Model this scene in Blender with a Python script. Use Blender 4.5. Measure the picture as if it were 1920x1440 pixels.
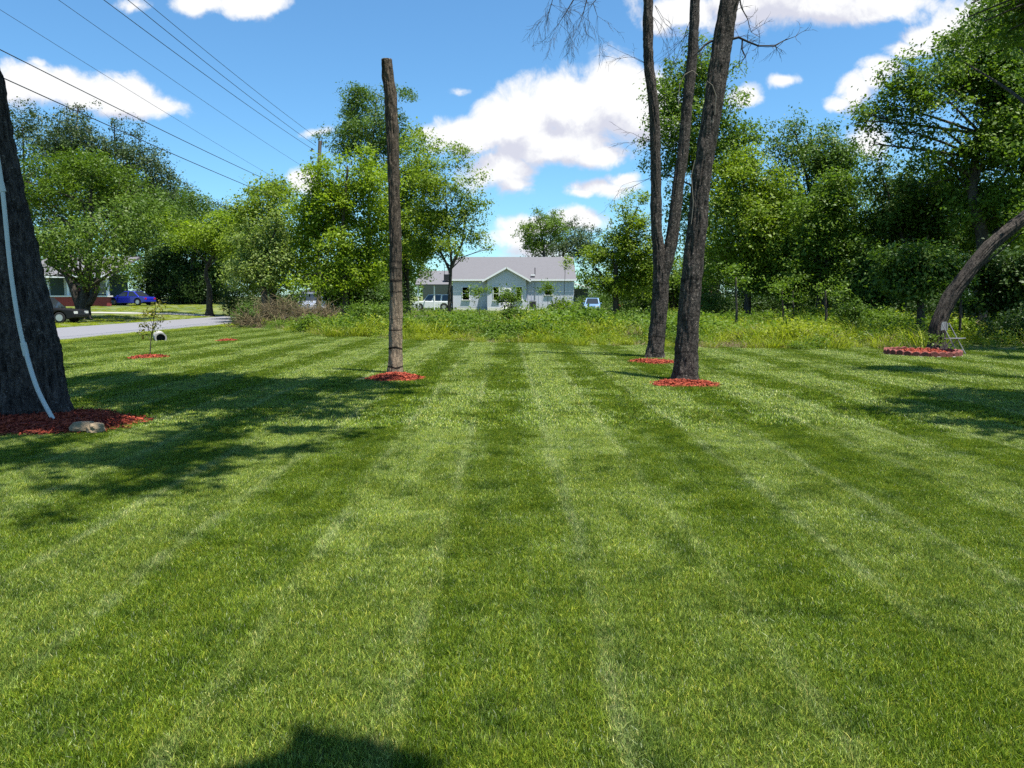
import bpy, bmesh, math, random
import numpy as np
from mathutils import Vector, Matrix
from mathutils import noise as mnoise

for o in list(bpy.data.objects):
    bpy.data.objects.remove(o)
SC = bpy.context.scene
COL = SC.collection
random.seed(7)

# ------------------------------------------------------------------ camera
F = 1387.0                      # focal length in pixels of a 1920 px wide frame
PITCH = math.atan((720 - 556) / F)
CAMZ = 1.6
cam_d = bpy.data.cameras.new('camera')
cam = bpy.data.objects.new('camera', cam_d)
COL.objects.link(cam)
cam.location = (0, 0, CAMZ)
cam.rotation_euler = (math.pi / 2 - PITCH, 0, 0)
cam_d.sensor_width = 36
cam_d.lens = 36 * F / 1920
cam_d.clip_start = 0.05
cam_d.clip_end = 3000
SC.camera = cam

def ray(px, py):
    a = (px - 960) / F
    b = -(py - 720) / F
    y = math.cos(PITCH) + b * math.sin(PITCH)
    z = -math.sin(PITCH) + b * math.cos(PITCH)
    return Vector((a / y, 1.0, z / y))

def at(px, py, Y):
    r = ray(px, py)
    return Vector((r.x * Y, Y, CAMZ + r.z * Y))

def gnd(px, py, z=0.0):
    r = ray(px, py)
    t = (z - CAMZ) / r.z
    return Vector((r.x * t, t, z))

# ------------------------------------------------------------------ sun
SUN_EL = math.radians(74)
SH = Vector((-0.80, 0.60, 0)).normalized()        # direction in which shadows fall
sun_d = bpy.data.lights.new('sun', 'SUN')
sun_d.energy = 5.0
sun_d.angle = math.radians(0.53)
sun_d.color = (1.0, 0.955, 0.88)
sun = bpy.data.objects.new('sun', sun_d)
COL.objects.link(sun)
ldir = Vector((SH.x * math.cos(SUN_EL), SH.y * math.cos(SUN_EL), -math.sin(SUN_EL)))
sun.rotation_euler = ldir.to_track_quat('-Z', 'Y').to_euler()
sun.location = (20, -15, 60)
to_sun = -ldir

# ------------------------------------------------------------------ view
SC.view_settings.view_transform = 'Standard'
SC.view_settings.look = 'None'
SC.view_settings.gamma = 1
SC.view_settings.use_curve_mapping = False
SC.view_settings.exposure = 1.12
SC.render.engine = 'CYCLES'
SC.cycles.use_denoising = False
SC.cycles.max_bounces = 5
SC.cycles.diffuse_bounces = 2
SC.cycles.glossy_bounces = 2
SC.cycles.transmission_bounces = 4
SC.cycles.transparent_max_bounces = 4
SC.cycles.sample_clamp_indirect = 4
SC.cycles.caustics_reflective = False
SC.cycles.caustics_refractive = False

# ------------------------------------------------------------------ world
W = bpy.data.worlds.new('World')
SC.world = W
W.use_nodes = True
nt = W.node_tree
nt.nodes.clear()
N = nt.nodes.new
L = nt.links.new

def mathn(t, op, a, b=None, c=None, clamp=False):
    n = t.nodes.new('ShaderNodeMath')
    n.operation = op
    n.use_clamp = clamp
    for i, v in enumerate((a, b, c)):
        if v is None:
            continue
        if isinstance(v, (int, float)):
            n.inputs[i].default_value = v
        else:
            t.links.new(v, n.inputs[i])
    return n.outputs[0]

def vmath(t, op, a, b=None):
    n = t.nodes.new('ShaderNodeVectorMath')
    n.operation = op
    for i, v in enumerate((a, b)):
        if v is None:
            continue
        if isinstance(v, (tuple, list)):
            n.inputs[i].default_value = v
        else:
            t.links.new(v, n.inputs[i])
    return n.outputs['Value'] if op in ('LENGTH', 'DISTANCE', 'DOT_PRODUCT') else n.outputs[0]

def mixc(t, f, a, b):
    n = t.nodes.new('ShaderNodeMix')
    n.data_type = 'RGBA'
    for i, v in ((0, f), (6, a), (7, b)):
        if isinstance(v, (int, float)):
            n.inputs[i].default_value = v
        elif isinstance(v, (tuple, list)):
            n.inputs[i].default_value = tuple(v) + ((1,) if len(v) == 3 else ())
        else:
            t.links.new(v, n.inputs[i])
    return n.outputs[2]

def noise(t, vec, scale, detail=4, rough=0.55, dist=0.0):
    n = t.nodes.new('ShaderNodeTexNoise')
    n.inputs['Scale'].default_value = scale
    n.inputs['Detail'].default_value = detail
    n.inputs['Roughness'].default_value = rough
    n.inputs['Distortion'].default_value = dist
    if vec is not None:
        t.links.new(vec, n.inputs['Vector'])
    return n.outputs['Fac']

def smooth(t, v, lo, hi):
    n = t.nodes.new('ShaderNodeMapRange')
    n.interpolation_type = 'SMOOTHSTEP'
    n.inputs['From Min'].default_value = lo
    n.inputs['From Max'].default_value = hi
    t.links.new(v, n.inputs['Value'])
    return n.outputs[0]

# the clouds: puffs placed by direction, edges broken by noise (gnomonic direction plane: u = x/y, v = z/y)
CLOUDS = [  # px, py, rx, ry, strength
    (1150, 190, 90, 75, 1.0), (1060, 200, 90, 65, 1.0), (1180, 215, 90, 62, 1.0), (975, 228, 90, 55, 1.0), (895, 250, 75, 36, .9),
    (1040, 262, 150, 40, .95), (860, 262, 60, 22, .6), (1130, 284, 60, 22, .8), (1010, 285, 110, 24, .7),
    (945, 318, 50, 38, .85), (960, 345, 40, 22, .6), (905, 330, 40, 30, .5),
    (1135, 348, 60, 16, .75), (1165, 335, 30, 14, .75), (1095, 358, 30, 9, .5),
    (1000, 425, 75, 24, .8), (1070, 412, 60, 24, .85), (965, 448, 60, 22, .6), (1010, 470, 90, 22, .5),
    (90, 158, 75, 34, .95), (25, 160, 60, 40, .8), (150, 172, 90, 34, .95), (235, 180, 62, 36, .95), (300, 200, 50, 22, .7), (250, 205, 80, 18, .7), (80, 118, 20, 9, .4),
    (370, 5, 55, 26, .8), (460, 8, 75, 24, .85), (370, 22, 18, 16, .6), (260, 10, 25, 12, .35),
    (1290, 20, 75, 34, .8), (1240, 45, 34, 24, .6), (1400, 10, 110, 36, .9), (1540, 14, 120, 32, .9), (1660, 5, 100, 30, .85), (1470, -30, 260, 40, 1.0),
    (1600, 172, 30, 38, .8), (1570, 196, 30, 13, .7), (1630, 150, 26, 26, .7), (1470, 154, 24, 13, .7), (1395, 180, 36, 22, .75),
    (1770, 62, 75, 26, .8), (1830, 35, 90, 44, .95), (1705, 92, 40, 16, .7), (1900, 60, 80, 60, .9), (1650, 130, 50, 20, .6),
    (568, 342, 26, 24, .85), (866, 166, 26, 7, .35), (1620, 268, 40, 30, .6), (1340, 150, 20, 14, .4), (800, 246, 30, 16, .45), (590, 250, 30, 6, .2),
]
grp = bpy.data.node_groups.new('cloud_field', 'ShaderNodeTree')
grp.interface.new_socket('Vector', in_out='INPUT', socket_type='NodeSocketVector')
grp.interface.new_socket('Field', in_out='OUTPUT', socket_type='NodeSocketFloat')
gi = grp.nodes.new('NodeGroupInput')
go = grp.nodes.new('NodeGroupOutput')
acc = None
warp = grp.nodes.new('ShaderNodeTexNoise')
warp.inputs['Scale'].default_value = 14
warp.inputs['Detail'].default_value = 3
grp.links.new(gi.outputs[0], warp.inputs['Vector'])
wv = vmath(grp, 'MULTIPLY', vmath(grp, 'SUBTRACT', warp.outputs['Color'], (0.5, 0.5, 0.5)), (0.035, 0.03, 0))
pin = vmath(grp, 'ADD', gi.outputs[0], wv)
for px, py, rx, ry, s in CLOUDS:
    r = ray(px, py)
    d = vmath(grp, 'MULTIPLY', vmath(grp, 'SUBTRACT', pin, (r.x, r.z, 0)), (F / (rx * 1.25), F / (ry * 1.25), 0))
    f = mathn(grp, 'MULTIPLY_ADD', vmath(grp, 'LENGTH', d), -s, s)
    acc = f if acc is None else mathn(grp, 'MAXIMUM', acc, f)
n1 = noise(grp, gi.outputs[0], 17, 9, 0.64, 0.3)
f = mathn(grp, 'ADD', mathn(grp, 'MAXIMUM', acc, -0.6), mathn(grp, 'MULTIPLY', mathn(grp, 'SUBTRACT', n1, 0.5), 1.35))
grp.links.new(f, go.inputs[0])

tc = N('ShaderNodeTexCoord')
sep = N('ShaderNodeSeparateXYZ')
L(tc.outputs['Generated'], sep.inputs[0])
dx, dy, dz = sep.outputs
ysafe = mathn(nt, 'MAXIMUM', dy, 0.05)
uv = N('ShaderNodeCombineXYZ')
L(mathn(nt, 'DIVIDE', dx, ysafe), uv.inputs[0])
L(mathn(nt, 'DIVIDE', dz, ysafe), uv.inputs[1])
g1 = N('ShaderNodeGroup'); g1.node_tree = grp
L(uv.outputs[0], g1.inputs[0])
g2 = N('ShaderNodeGroup'); g2.node_tree = grp
L(vmath(nt, 'ADD', uv.outputs[0], (0.004, 0.034, 0)), g2.inputs[0])
front = smooth(nt, dy, 0.25, 0.45)
dens = mathn(nt, 'MULTIPLY', smooth(nt, g1.outputs[0], -0.02, 0.42), front)
shade = smooth(nt, mathn(nt, 'SUBTRACT', g1.outputs[0], g2.outputs[0]), -0.42, 0.12)
# the same fair-weather clouds all round, by a plane overhead
zs = mathn(nt, 'MAXIMUM', dz, 0.06)
pl = N('ShaderNodeCombineXYZ')
L(mathn(nt, 'DIVIDE', dx, zs), pl.inputs[0])
L(mathn(nt, 'DIVIDE', dy, zs), pl.inputs[1])
nn = noise(nt, pl.outputs[0], 0.9, 6, 0.55)
inframe = mathn(nt, 'MULTIPLY', front, mathn(nt, 'SUBTRACT', 1.0, smooth(nt, vmath(nt, 'LENGTH', uv.outputs[0]), 0.85, 1.3)))
rest = mathn(nt, 'MULTIPLY', smooth(nt, nn, 0.56, 0.70), mathn(nt, 'SUBTRACT', 1.0, inframe))
dens_all = mathn(nt, 'MAXIMUM', dens, mathn(nt, 'MULTIPLY', rest, 0.85))
sky = N('ShaderNodeTexSky')
sky.sky_type = 'NISHITA'
sky.sun_disc = False
sky.sun_elevation = SUN_EL
sky.sun_rotation = math.atan2(to_sun.x, to_sun.y)
sky.altitude = 200
sky.air_density = 1.0
sky.dust_density = 0.35
sky.ozone_density = 4.0
SKY_STR = 0.075
skyc = N('ShaderNodeMix'); skyc.data_type = 'RGBA'; skyc.blend_type = 'MULTIPLY'
skyc.inputs[0].default_value = 1.0
L(sky.outputs[0], skyc.inputs[6])
skyc.inputs[7].default_value = (0.70, 1.05, 1.17, 1)
CW = 0.48 / SKY_STR
cl = mixc(nt, shade, (0.33 / SKY_STR, 0.335 / SKY_STR, 0.385 / SKY_STR), (CW, CW, CW))
bg = N('ShaderNodeBackground')
bg.inputs['Strength'].default_value = SKY_STR
L(mixc(nt, mathn(nt, 'MULTIPLY', dens_all, 0.98), skyc.outputs[2], cl), bg.inputs['Color'])
wo = N('ShaderNodeOutputWorld')
L(bg.outputs[0], wo.inputs[0])

# ------------------------------------------------------------------ helpers
def tag(o, label=None, cat=None, group=None, kind=None):
    if label: o['label'] = label
    if cat: o['category'] = cat
    if group: o['group'] = group
    if kind: o['kind'] = kind
    return o

def empty(name, loc, label, cat, group=None, rz=0.0):
    o = bpy.data.objects.new(name, None)
    o.location = loc
    o.rotation_euler = (0, 0, rz)
    o.empty_display_size = 0.2
    COL.objects.link(o)
    return tag(o, label, cat, group)

class MB:
    def __init__(self):
        self.v, self.f = [], []
    def add(self, vs, fs):
        k = len(self.v)
        self.v += [tuple(p) for p in vs]
        self.f += [tuple(i + k for i in q) for q in fs]
        return self
    def box(self, c, s, rz=0.0, taper=1.0, rot=None):
        hx, hy, hz = s[0] / 2, s[1] / 2, s[2] / 2
        p = [Vector((x * hx * (taper if z > 0 else 1), y * hy * (taper if z > 0 else 1), z * hz)) for z in (-1, 1) for x, y in ((-1, -1), (1, -1), (1, 1), (-1, 1))]
        M = rot if rot is not None else Matrix.Rotation(rz, 3, 'Z')
        p = [M @ q + Vector(c) for q in p]
        return self.add(p, [(3, 2, 1, 0), (4, 5, 6, 7), (0, 1, 5, 4), (1, 2, 6, 5), (2, 3, 7, 6), (3, 0, 4, 7)])
    def prism(self, poly, a, b):      # poly: points in XZ, extruded in y from a to b
        n = len(poly)
        vs = [(x, a, z) for x, z in poly] + [(x, b, z) for x, z in poly]
        fs = [tuple(range(n)), tuple(range(2 * n - 1, n - 1, -1))]
        fs += [(i, i + n, (i + 1) % n + n, (i + 1) % n) for i in range(n)]
        return self.add(vs, fs)
    def bar(self, a, b, r, n=6, r2=None):
        a, b = Vector(a), Vector(b)
        d = (b - a)
        if d.length < 1e-6:
            return self
        d.normalize()
        u = d.orthogonal().normalized()
        w = d.cross(u)
        r2 = r if r2 is None else r2
        vs = [a + (u * math.cos(t) + w * math.sin(t)) * r for t in [2 * math.pi * i / n for i in range(n)]]
        vs += [b + (u * math.cos(t) + w * math.sin(t)) * r2 for t in [2 * math.pi * i / n for i in range(n)]]
        fs = [(i, (i + 1) % n, (i + 1) % n + n, i + n) for i in range(n)] + [tuple(range(n - 1, -1, -1)), tuple(range(n, 2 * n))]
        return self.add(vs, fs)
    def tube(self, pts, rad, n=8, rough=0.0, seed=0, cap=True):
        R = random.Random(seed)
        pts = [Vector(p) for p in pts]
        vs, fs = [], []
        u = None
        for i, p in enumerate(pts):
            d = (pts[min(i + 1, len(pts) - 1)] - pts[max(i - 1, 0)])
            if d.length < 1e-9: d = Vector((0, 0, 1))
            d.normalize()
            if u is None:
                u = d.orthogonal().normalized()
            u = (u - d * u.dot(d)).normalized()
            w = d.cross(u)
            for k in range(n):
                t = 2 * math.pi * k / n
                r = rad[i] * (1 + rough * R.uniform(-1, 1))
                vs.append(p + (u * math.cos(t) + w * math.sin(t)) * r)
        for i in range(len(pts) - 1):
            for k in range(n):
                a, b = i * n + k, i * n + (k + 1) % n
                fs.append((a, b, b + n, a + n))
        if cap:
            fs.append(tuple(range(n - 1, -1, -1)))
            fs.append(tuple(range(len(vs) - n, len(vs))))
        return self.add(vs, fs)
    def disc(self, c, r, axis='Y', n=16, depth=0.02):
        c = Vector(c)
        ax = {'X': Vector((1, 0, 0)), 'Y': Vector((0, 1, 0)), 'Z': Vector((0, 0, 1))}[axis]
        return self.bar(c - ax * depth / 2, c + ax * depth / 2, r, n)
    def build(self, name, mat, parent=None, smooth=False, bevel=0.0):
        me = bpy.data.meshes.new(name)
        me.from_pydata(self.v, [], self.f)
        me.update()
        if mat: me.materials.append(mat)
        if smooth:
            me.polygons.foreach_set('use_smooth', [True] * len(me.polygons))
        o = bpy.data.objects.new(name, me)
        COL.objects.link(o)
        if parent is not None: o.parent = parent
        if bevel:
            m = o.modifiers.new('edge', 'BEVEL')
            m.width = bevel
            m.segments = 2
            m.limit_method = 'ANGLE'
        return o

def fast_mesh(name, verts, quads, attrs=None, smooth=False):
    me = bpy.data.meshes.new(name)
    nv, nq, k = len(verts), len(quads), quads.shape[1]
    me.vertices.add(nv)
    me.vertices.foreach_set('co', np.ascontiguousarray(verts, dtype=np.float32).ravel())
    me.loops.add(nq * k)
    me.loops.foreach_set('vertex_index', np.ascontiguousarray(quads, dtype=np.int32).ravel())
    me.polygons.add(nq)
    me.polygons.foreach_set('loop_start', np.arange(0, nq * k, k, dtype=np.int32))
    me.polygons.foreach_set('loop_total', np.full(nq, k, dtype=np.int32))
    if smooth:
        me.polygons.foreach_set('use_smooth', np.ones(nq, dtype=bool))
    for an, av in (attrs or {}).items():
        a = me.attributes.new(an, 'FLOAT', 'POINT')
        a.data.foreach_set('value', np.ascontiguousarray(av, dtype=np.float32))
    me.update(calc_edges=True)
    return me

def link(name, me, mat, parent=None):
    if mat is not None: me.materials.append(mat)
    o = bpy.data.objects.new(name, me)
    COL.objects.link(o)
    if parent is not None: o.parent = parent
    return o

def catmull(pts, per=6):
    P = [Vector(p) for p in pts]
    out = []
    for i in range(len(P) - 1):
        p0, p1, p2, p3 = P[max(i - 1, 0)], P[i], P[i + 1], P[min(i + 2, len(P) - 1)]
        for k in range(per):
            t = k / per
            out.append(0.5 * ((2 * p1) + (p2 - p0) * t + (2 * p0 - 5 * p1 + 4 * p2 - p3) * t * t + (3 * p1 - p0 - 3 * p2 + p3) * t ** 3))
    out.append(P[-1])
    return out

def lerp_list(a, n):
    xs = np.linspace(0, len(a) - 1, n)
    return list(np.interp(xs, range(len(a)), a))

# ------------------------------------------------------------------ materials
def new_mat(name):
    m = bpy.data.materials.new(name)
    m.use_nodes = True
    t = m.node_tree
    b = t.nodes['Principled BSDF']
    return m, t, b

def plain(name, col, rough=0.6, metal=0.0, spec=0.5, var=0.12, scale=6.0, bump=0.0, bscale=30.0, coat=0.0):
    m, t, b = new_mat(name)
    tcn = t.nodes.new('ShaderNodeTexCoord')
    nf = noise(t, tcn.outputs['Object'], scale, 5, 0.6)
    c = mixc(t, nf, tuple(x * (1 - var) for x in col), tuple(min(1, x * (1 + var)) for x in col))
    t.links.new(c, b.inputs['Base Color'])
    b.inputs['Roughness'].default_value = rough
    b.inputs['Metallic'].default_value = metal
    b.inputs['Specular IOR Level'].default_value = spec
    b.inputs['Coat Weight'].default_value = coat
    if bump:
        bn = t.nodes.new('ShaderNodeBump')
        bn.inputs['Strength'].default_value = bump
        bn.inputs['Distance'].default_value = 0.02
        t.links.new(noise(t, tcn.outputs['Object'], bscale, 6, 0.65), bn.inputs['Height'])
        t.links.new(bn.outputs[0], b.inputs['Normal'])
    return m

def leaf_mat(name, dark, light, trans=0.32, rough=0.5):
    m, t, b = new_mat(name)
    a = t.nodes.new('ShaderNodeAttribute')
    a.attribute_name = 'tint'
    c = mixc(t, a.outputs['Fac'], dark, light)
    t.links.new(c, b.inputs['Base Color'])
    b.inputs['Roughness'].default_value = rough
    b.inputs['Specular IOR Level'].default_value = 0.22
    tr = t.nodes.new('ShaderNodeBsdfTranslucent')
    mul = t.nodes.new('ShaderNodeMix'); mul.data_type = 'RGBA'; mul.blend_type = 'MULTIPLY'; mul.inputs[0].default_value = 1
    t.links.new(c, mul.inputs[6]); mul.inputs[7].default_value = (1.5, 1.6, 0.7, 1)
    t.links.new(mul.outputs[2], tr.inputs['Color'])
    mx = t.nodes.new('ShaderNodeMixShader')
    mx.inputs[0].default_value = trans * 0.85
    t.links.new(b.outputs[0], mx.inputs[1]); t.links.new(tr.outputs[0], mx.inputs[2])
    t.links.new(mx.outputs[0], t.nodes['Material Output'].inputs[0])
    return m

def bark_mat(name, dark, light, vscale=(9, 9, 1.6), bump=0.8, rings=0.0, dist=0.03, bare=0.0, speck=0.0):
    m, t, b = new_mat(name)
    tcn = t.nodes.new('ShaderNodeTexCoord')
    v = vmath(t, 'MULTIPLY', tcn.outputs['Object'], vscale)
    n1_ = noise(t, v, 2.2, 8, 0.68, 0.4)
    n2_ = noise(t, tcn.outputs['Object'], 1.3, 3, 0.5)
    fl = noise(t, tcn.outputs['Object'], 28, 4, 0.7)
    h = mathn(t, 'MULTIPLY_ADD', fl, 0.35, n1_)
    c = mixc(t, smooth(t, h, 0.48, 0.86), dark, light)
    c = mixc(t, mathn(t, 'MULTIPLY', smooth(t, n2_, 0.45, 0.7), 0.35), c, tuple(x * 0.5 for x in dark))
    if speck:       # pale lichen flecks and dark pits
        sp_ = noise(t, tcn.outputs['Object'], 26, 3, 0.6)
        c = mixc(t, mathn(t, 'MULTIPLY', smooth(t, sp_, 0.60, 0.68), speck), c, tuple(min(1, x * 2.6) for x in light))
        c = mixc(t, mathn(t, 'MULTIPLY', smooth(t, sp_, 0.42, 0.34), speck), c, tuple(x * .5 for x in dark))
    if rings:
        sz = t.nodes.new('ShaderNodeSeparateXYZ')
        wob = noise(t, tcn.outputs['Object'], 2.0, 3, 0.5)
        t.links.new(tcn.outputs['Object'], sz.inputs[0])
        rv = t.nodes.new('ShaderNodeCombineXYZ')
        t.links.new(mathn(t, 'MULTIPLY_ADD', wob, 0.22, sz.outputs[2]), rv.inputs[2])
        if bare:        # the lower trunk has lost its outer bark and weathered paler
            lowf = mathn(t, 'MULTIPLY', mathn(t, 'SUBTRACT', 1.0, smooth(t, mathn(t, 'MULTIPLY_ADD', wob, 0.8, sz.outputs[2]), 1.4, 2.8)), bare)
            c = mixc(t, lowf, c, mixc(t, smooth(t, h, 0.45, 0.80), (0.120, 0.090, 0.058), (0.36, 0.275, 0.185)))
        rn = noise(t, rv.outputs[0], 13.0, 2, 0.5)
        fade = mathn(t, 'SUBTRACT', 1.0, smooth(t, sz.outputs[2], 1.6, 3.2))
        rr = mathn(t, 'MULTIPLY', mathn(t, 'MULTIPLY', smooth(t, rn, 0.55, 0.60), rings), fade)
        c = mixc(t, rr, c, tuple(x * 0.35 for x in dark))
    t.links.new(c, b.inputs['Base Color'])
    b.inputs['Roughness'].default_value = 0.9
    b.inputs['Specular IOR Level'].default_value = 0.2
    bn = t.nodes.new('ShaderNodeBump')
    bn.inputs['Strength'].default_value = bump
    bn.inputs['Distance'].default_value = dist
    t.links.new(h, bn.inputs['Height'])
    t.links.new(bn.outputs[0], b.inputs['Normal'])
    return m

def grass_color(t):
    """colour of the mown lawn: painted-in light and dark sheen of mowing passes about 0.9 m wide, pale clipping lines on their borders, patchy growth"""
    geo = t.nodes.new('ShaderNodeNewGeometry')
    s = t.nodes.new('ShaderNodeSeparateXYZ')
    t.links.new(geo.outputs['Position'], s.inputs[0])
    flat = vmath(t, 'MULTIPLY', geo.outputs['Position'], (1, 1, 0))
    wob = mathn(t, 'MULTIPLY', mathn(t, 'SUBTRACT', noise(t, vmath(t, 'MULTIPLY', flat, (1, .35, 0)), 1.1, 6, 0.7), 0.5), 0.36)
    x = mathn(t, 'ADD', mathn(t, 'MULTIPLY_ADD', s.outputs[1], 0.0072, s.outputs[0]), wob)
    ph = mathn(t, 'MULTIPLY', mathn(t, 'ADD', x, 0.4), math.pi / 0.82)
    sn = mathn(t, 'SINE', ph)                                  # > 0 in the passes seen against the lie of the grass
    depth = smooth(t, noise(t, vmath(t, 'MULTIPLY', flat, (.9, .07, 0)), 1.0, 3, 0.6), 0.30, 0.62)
    stripe_sheen = mathn(t, 'MULTIPLY_ADD', mathn(t, 'SUBTRACT', smooth(t, sn, 0.40, -0.25), 0.5), mathn(t, 'MULTIPLY_ADD', depth, 0.75, 0.25), 0.5)
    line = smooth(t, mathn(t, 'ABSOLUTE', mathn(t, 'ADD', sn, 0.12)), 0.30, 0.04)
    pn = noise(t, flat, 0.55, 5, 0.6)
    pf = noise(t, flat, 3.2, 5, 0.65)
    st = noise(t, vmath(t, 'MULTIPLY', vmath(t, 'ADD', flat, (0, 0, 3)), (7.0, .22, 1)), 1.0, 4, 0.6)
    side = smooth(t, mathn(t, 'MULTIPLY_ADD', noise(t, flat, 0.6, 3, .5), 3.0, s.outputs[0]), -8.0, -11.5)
    stripe_sheen = mathn(t, 'MULTIPLY_ADD', mathn(t, 'SUBTRACT', 0.75, stripe_sheen), mathn(t, 'MULTIPLY', side, 0.85), stripe_sheen)
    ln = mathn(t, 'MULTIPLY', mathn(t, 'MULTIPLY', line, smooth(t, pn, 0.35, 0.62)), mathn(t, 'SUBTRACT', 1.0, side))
    return stripe_sheen, ln, pn, pf, flat, st

def grass_mat(name, blade=True):
    m, t, b = new_mat(name)
    stripe_sheen, line, pn, pf, flat, st = grass_color(t)
    c = mixc(t, stripe_sheen, (0.122, 0.190, 0.012), (0.168, 0.236, 0.034))  # sheen of the leaning passes put into the colour, on top of blade lean
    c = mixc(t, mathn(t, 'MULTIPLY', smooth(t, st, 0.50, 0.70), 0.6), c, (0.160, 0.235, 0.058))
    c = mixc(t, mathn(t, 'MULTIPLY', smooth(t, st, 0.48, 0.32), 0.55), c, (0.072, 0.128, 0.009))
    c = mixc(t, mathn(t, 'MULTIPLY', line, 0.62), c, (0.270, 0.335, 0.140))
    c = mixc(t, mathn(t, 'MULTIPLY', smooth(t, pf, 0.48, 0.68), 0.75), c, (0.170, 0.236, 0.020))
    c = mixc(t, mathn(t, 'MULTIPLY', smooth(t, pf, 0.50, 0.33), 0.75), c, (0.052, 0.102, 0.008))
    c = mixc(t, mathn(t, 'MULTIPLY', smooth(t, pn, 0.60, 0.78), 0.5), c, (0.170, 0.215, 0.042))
    if blade:
        a = t.nodes.new('ShaderNodeAttribute'); a.attribute_name = 'tint'
        g = t.nodes.new('ShaderNodeMix'); g.data_type = 'RGBA'; g.blend_type = 'MULTIPLY'; g.inputs[0].default_value = 1
        t.links.new(c, g.inputs[6])
        rmp = t.nodes.new('ShaderNodeValToRGB')
        e = rmp.color_ramp.elements
        e[0].position = 0; e[0].color = (0.26, 0.34, 0.26, 1)
        e[1].position = 0.6; e[1].color = (1.16, 1.20, 0.98, 1)
        e2 = e.new(0.86); e2.color = (2.2, 2.05, 1.7, 1)
        e3 = e.new(0.97); e3.color = (3.4, 2.3, 3.0, 1)
        t.links.new(a.outputs['Fac'], rmp.inputs[0])
        t.links.new(rmp.outputs[0], g.inputs[7])
        c = g.outputs[2]
    t.links.new(c, b.inputs['Base Color'])
    b.inputs['Roughness'].default_value = 0.42
    b.inputs['Specular IOR Level'].default_value = 0.4
    if blade:
        tr = t.nodes.new('ShaderNodeBsdfTranslucent')
        t.links.new(c, tr.inputs['Color'])
        mx = t.nodes.new('ShaderNodeMixShader'); mx.inputs[0].default_value = 0.35
        t.links.new(b.outputs[0], mx.inputs[1]); t.links.new(tr.outputs[0], mx.inputs[2])
        t.links.new(mx.outputs[0], t.nodes['Material Output'].inputs[0])
    else:
        dk_ = t.nodes.new('ShaderNodeMix'); dk_.data_type = 'RGBA'; dk_.blend_type = 'MULTIPLY'; dk_.inputs[0].default_value = 1
        t.links.new(c, dk_.inputs[6]); dk_.inputs[7].default_value = (0.40, 0.36, 0.40, 1)
        t.links.new(dk_.outputs[2], b.inputs['Base Color'])
        bn = t.nodes.new('ShaderNodeBump'); bn.inputs['Strength'].default_value = 0.7; bn.inputs['Distance'].default_value = 0.05
        t.links.new(noise(t, flat, 22, 5, 0.7), bn.inputs['Height'])
        t.links.new(bn.outputs[0], b.inputs['Normal'])
        b.inputs['Roughness'].default_value = 0.9
    return m

def ground_mat():
    m, t, b = new_mat('ground_rough_grass')
    geo = t.nodes.new('ShaderNodeNewGeometry')
    n_a = noise(t, geo.outputs['Position'], 0.25, 5, 0.6)
    n_b = noise(t, geo.outputs['Position'], 2.0, 6, 0.7)
    c = mixc(t, smooth(t, n_a, 0.35, 0.65), (0.055, 0.085, 0.016), (0.12, 0.14, 0.03))
    c = mixc(t, mathn(t, 'MULTIPLY', smooth(t, n_b, 0.52, 0.7), 0.6), c, (0.12, 0.10, 0.05))
    t.links.new(c, b.inputs['Base Color'])
    b.inputs['Roughness'].default_value = 0.95
    bn = t.nodes.new('ShaderNodeBump'); bn.inputs['Strength'].default_value = 0.8; bn.inputs['Distance'].default_value = 0.08
    t.links.new(n_b, bn.inputs['Height']); t.links.new(bn.outputs[0], b.inputs['Normal'])
    return m

M = {}
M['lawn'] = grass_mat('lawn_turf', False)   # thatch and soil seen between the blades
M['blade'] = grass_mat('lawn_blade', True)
M['ground'] = ground_mat()
M['asphalt'] = plain('asphalt', (0.155, 0.155, 0.168), 0.9, var=0.10, scale=1.2, bump=0.3, bscale=60)
M['concrete'] = plain('concrete', (0.30, 0.29, 0.265), 0.9, var=0.12, scale=2)
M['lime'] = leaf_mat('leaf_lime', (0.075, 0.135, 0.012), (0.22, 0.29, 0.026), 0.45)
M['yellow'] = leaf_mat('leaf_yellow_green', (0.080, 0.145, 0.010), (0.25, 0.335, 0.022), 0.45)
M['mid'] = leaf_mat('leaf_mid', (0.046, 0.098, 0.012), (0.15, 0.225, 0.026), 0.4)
M['mid_shade'] = leaf_mat('leaf_mid_shade', (0.034, 0.078, 0.010), (0.125, 0.190, 0.020), 0.34)  # darker copy of mid, shade of the wide tree put into its leaves
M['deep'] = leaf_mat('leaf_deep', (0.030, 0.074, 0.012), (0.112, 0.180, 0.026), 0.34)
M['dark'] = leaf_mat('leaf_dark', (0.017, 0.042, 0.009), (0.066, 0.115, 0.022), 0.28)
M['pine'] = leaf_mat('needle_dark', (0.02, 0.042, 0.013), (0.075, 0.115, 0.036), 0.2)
M['pale'] = leaf_mat('leaf_pale_flowering', (0.060, 0.120, 0.016), (0.300, 0.360, 0.110), 0.45)
M['russet'] = leaf_mat('leaf_russet', (0.09, 0.085, 0.015), (0.26, 0.25, 0.04), 0.35)
M['weed'] = leaf_mat('weed_blade', (0.095, 0.14, 0.01), (0.30, 0.335, 0.028), 0.45)
M['weed2'] = leaf_mat('weed_leaf', (0.045, 0.095, 0.012), (0.165, 0.245, 0.024), 0.42)
M['straw'] = leaf_mat('dead_stalk', (0.12, 0.09, 0.05), (0.32, 0.25, 0.15), 0.2)
M['bark'] = bark_mat('bark_grey', (0.022, 0.019, 0.016), (0.105, 0.090, 0.075))
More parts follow.
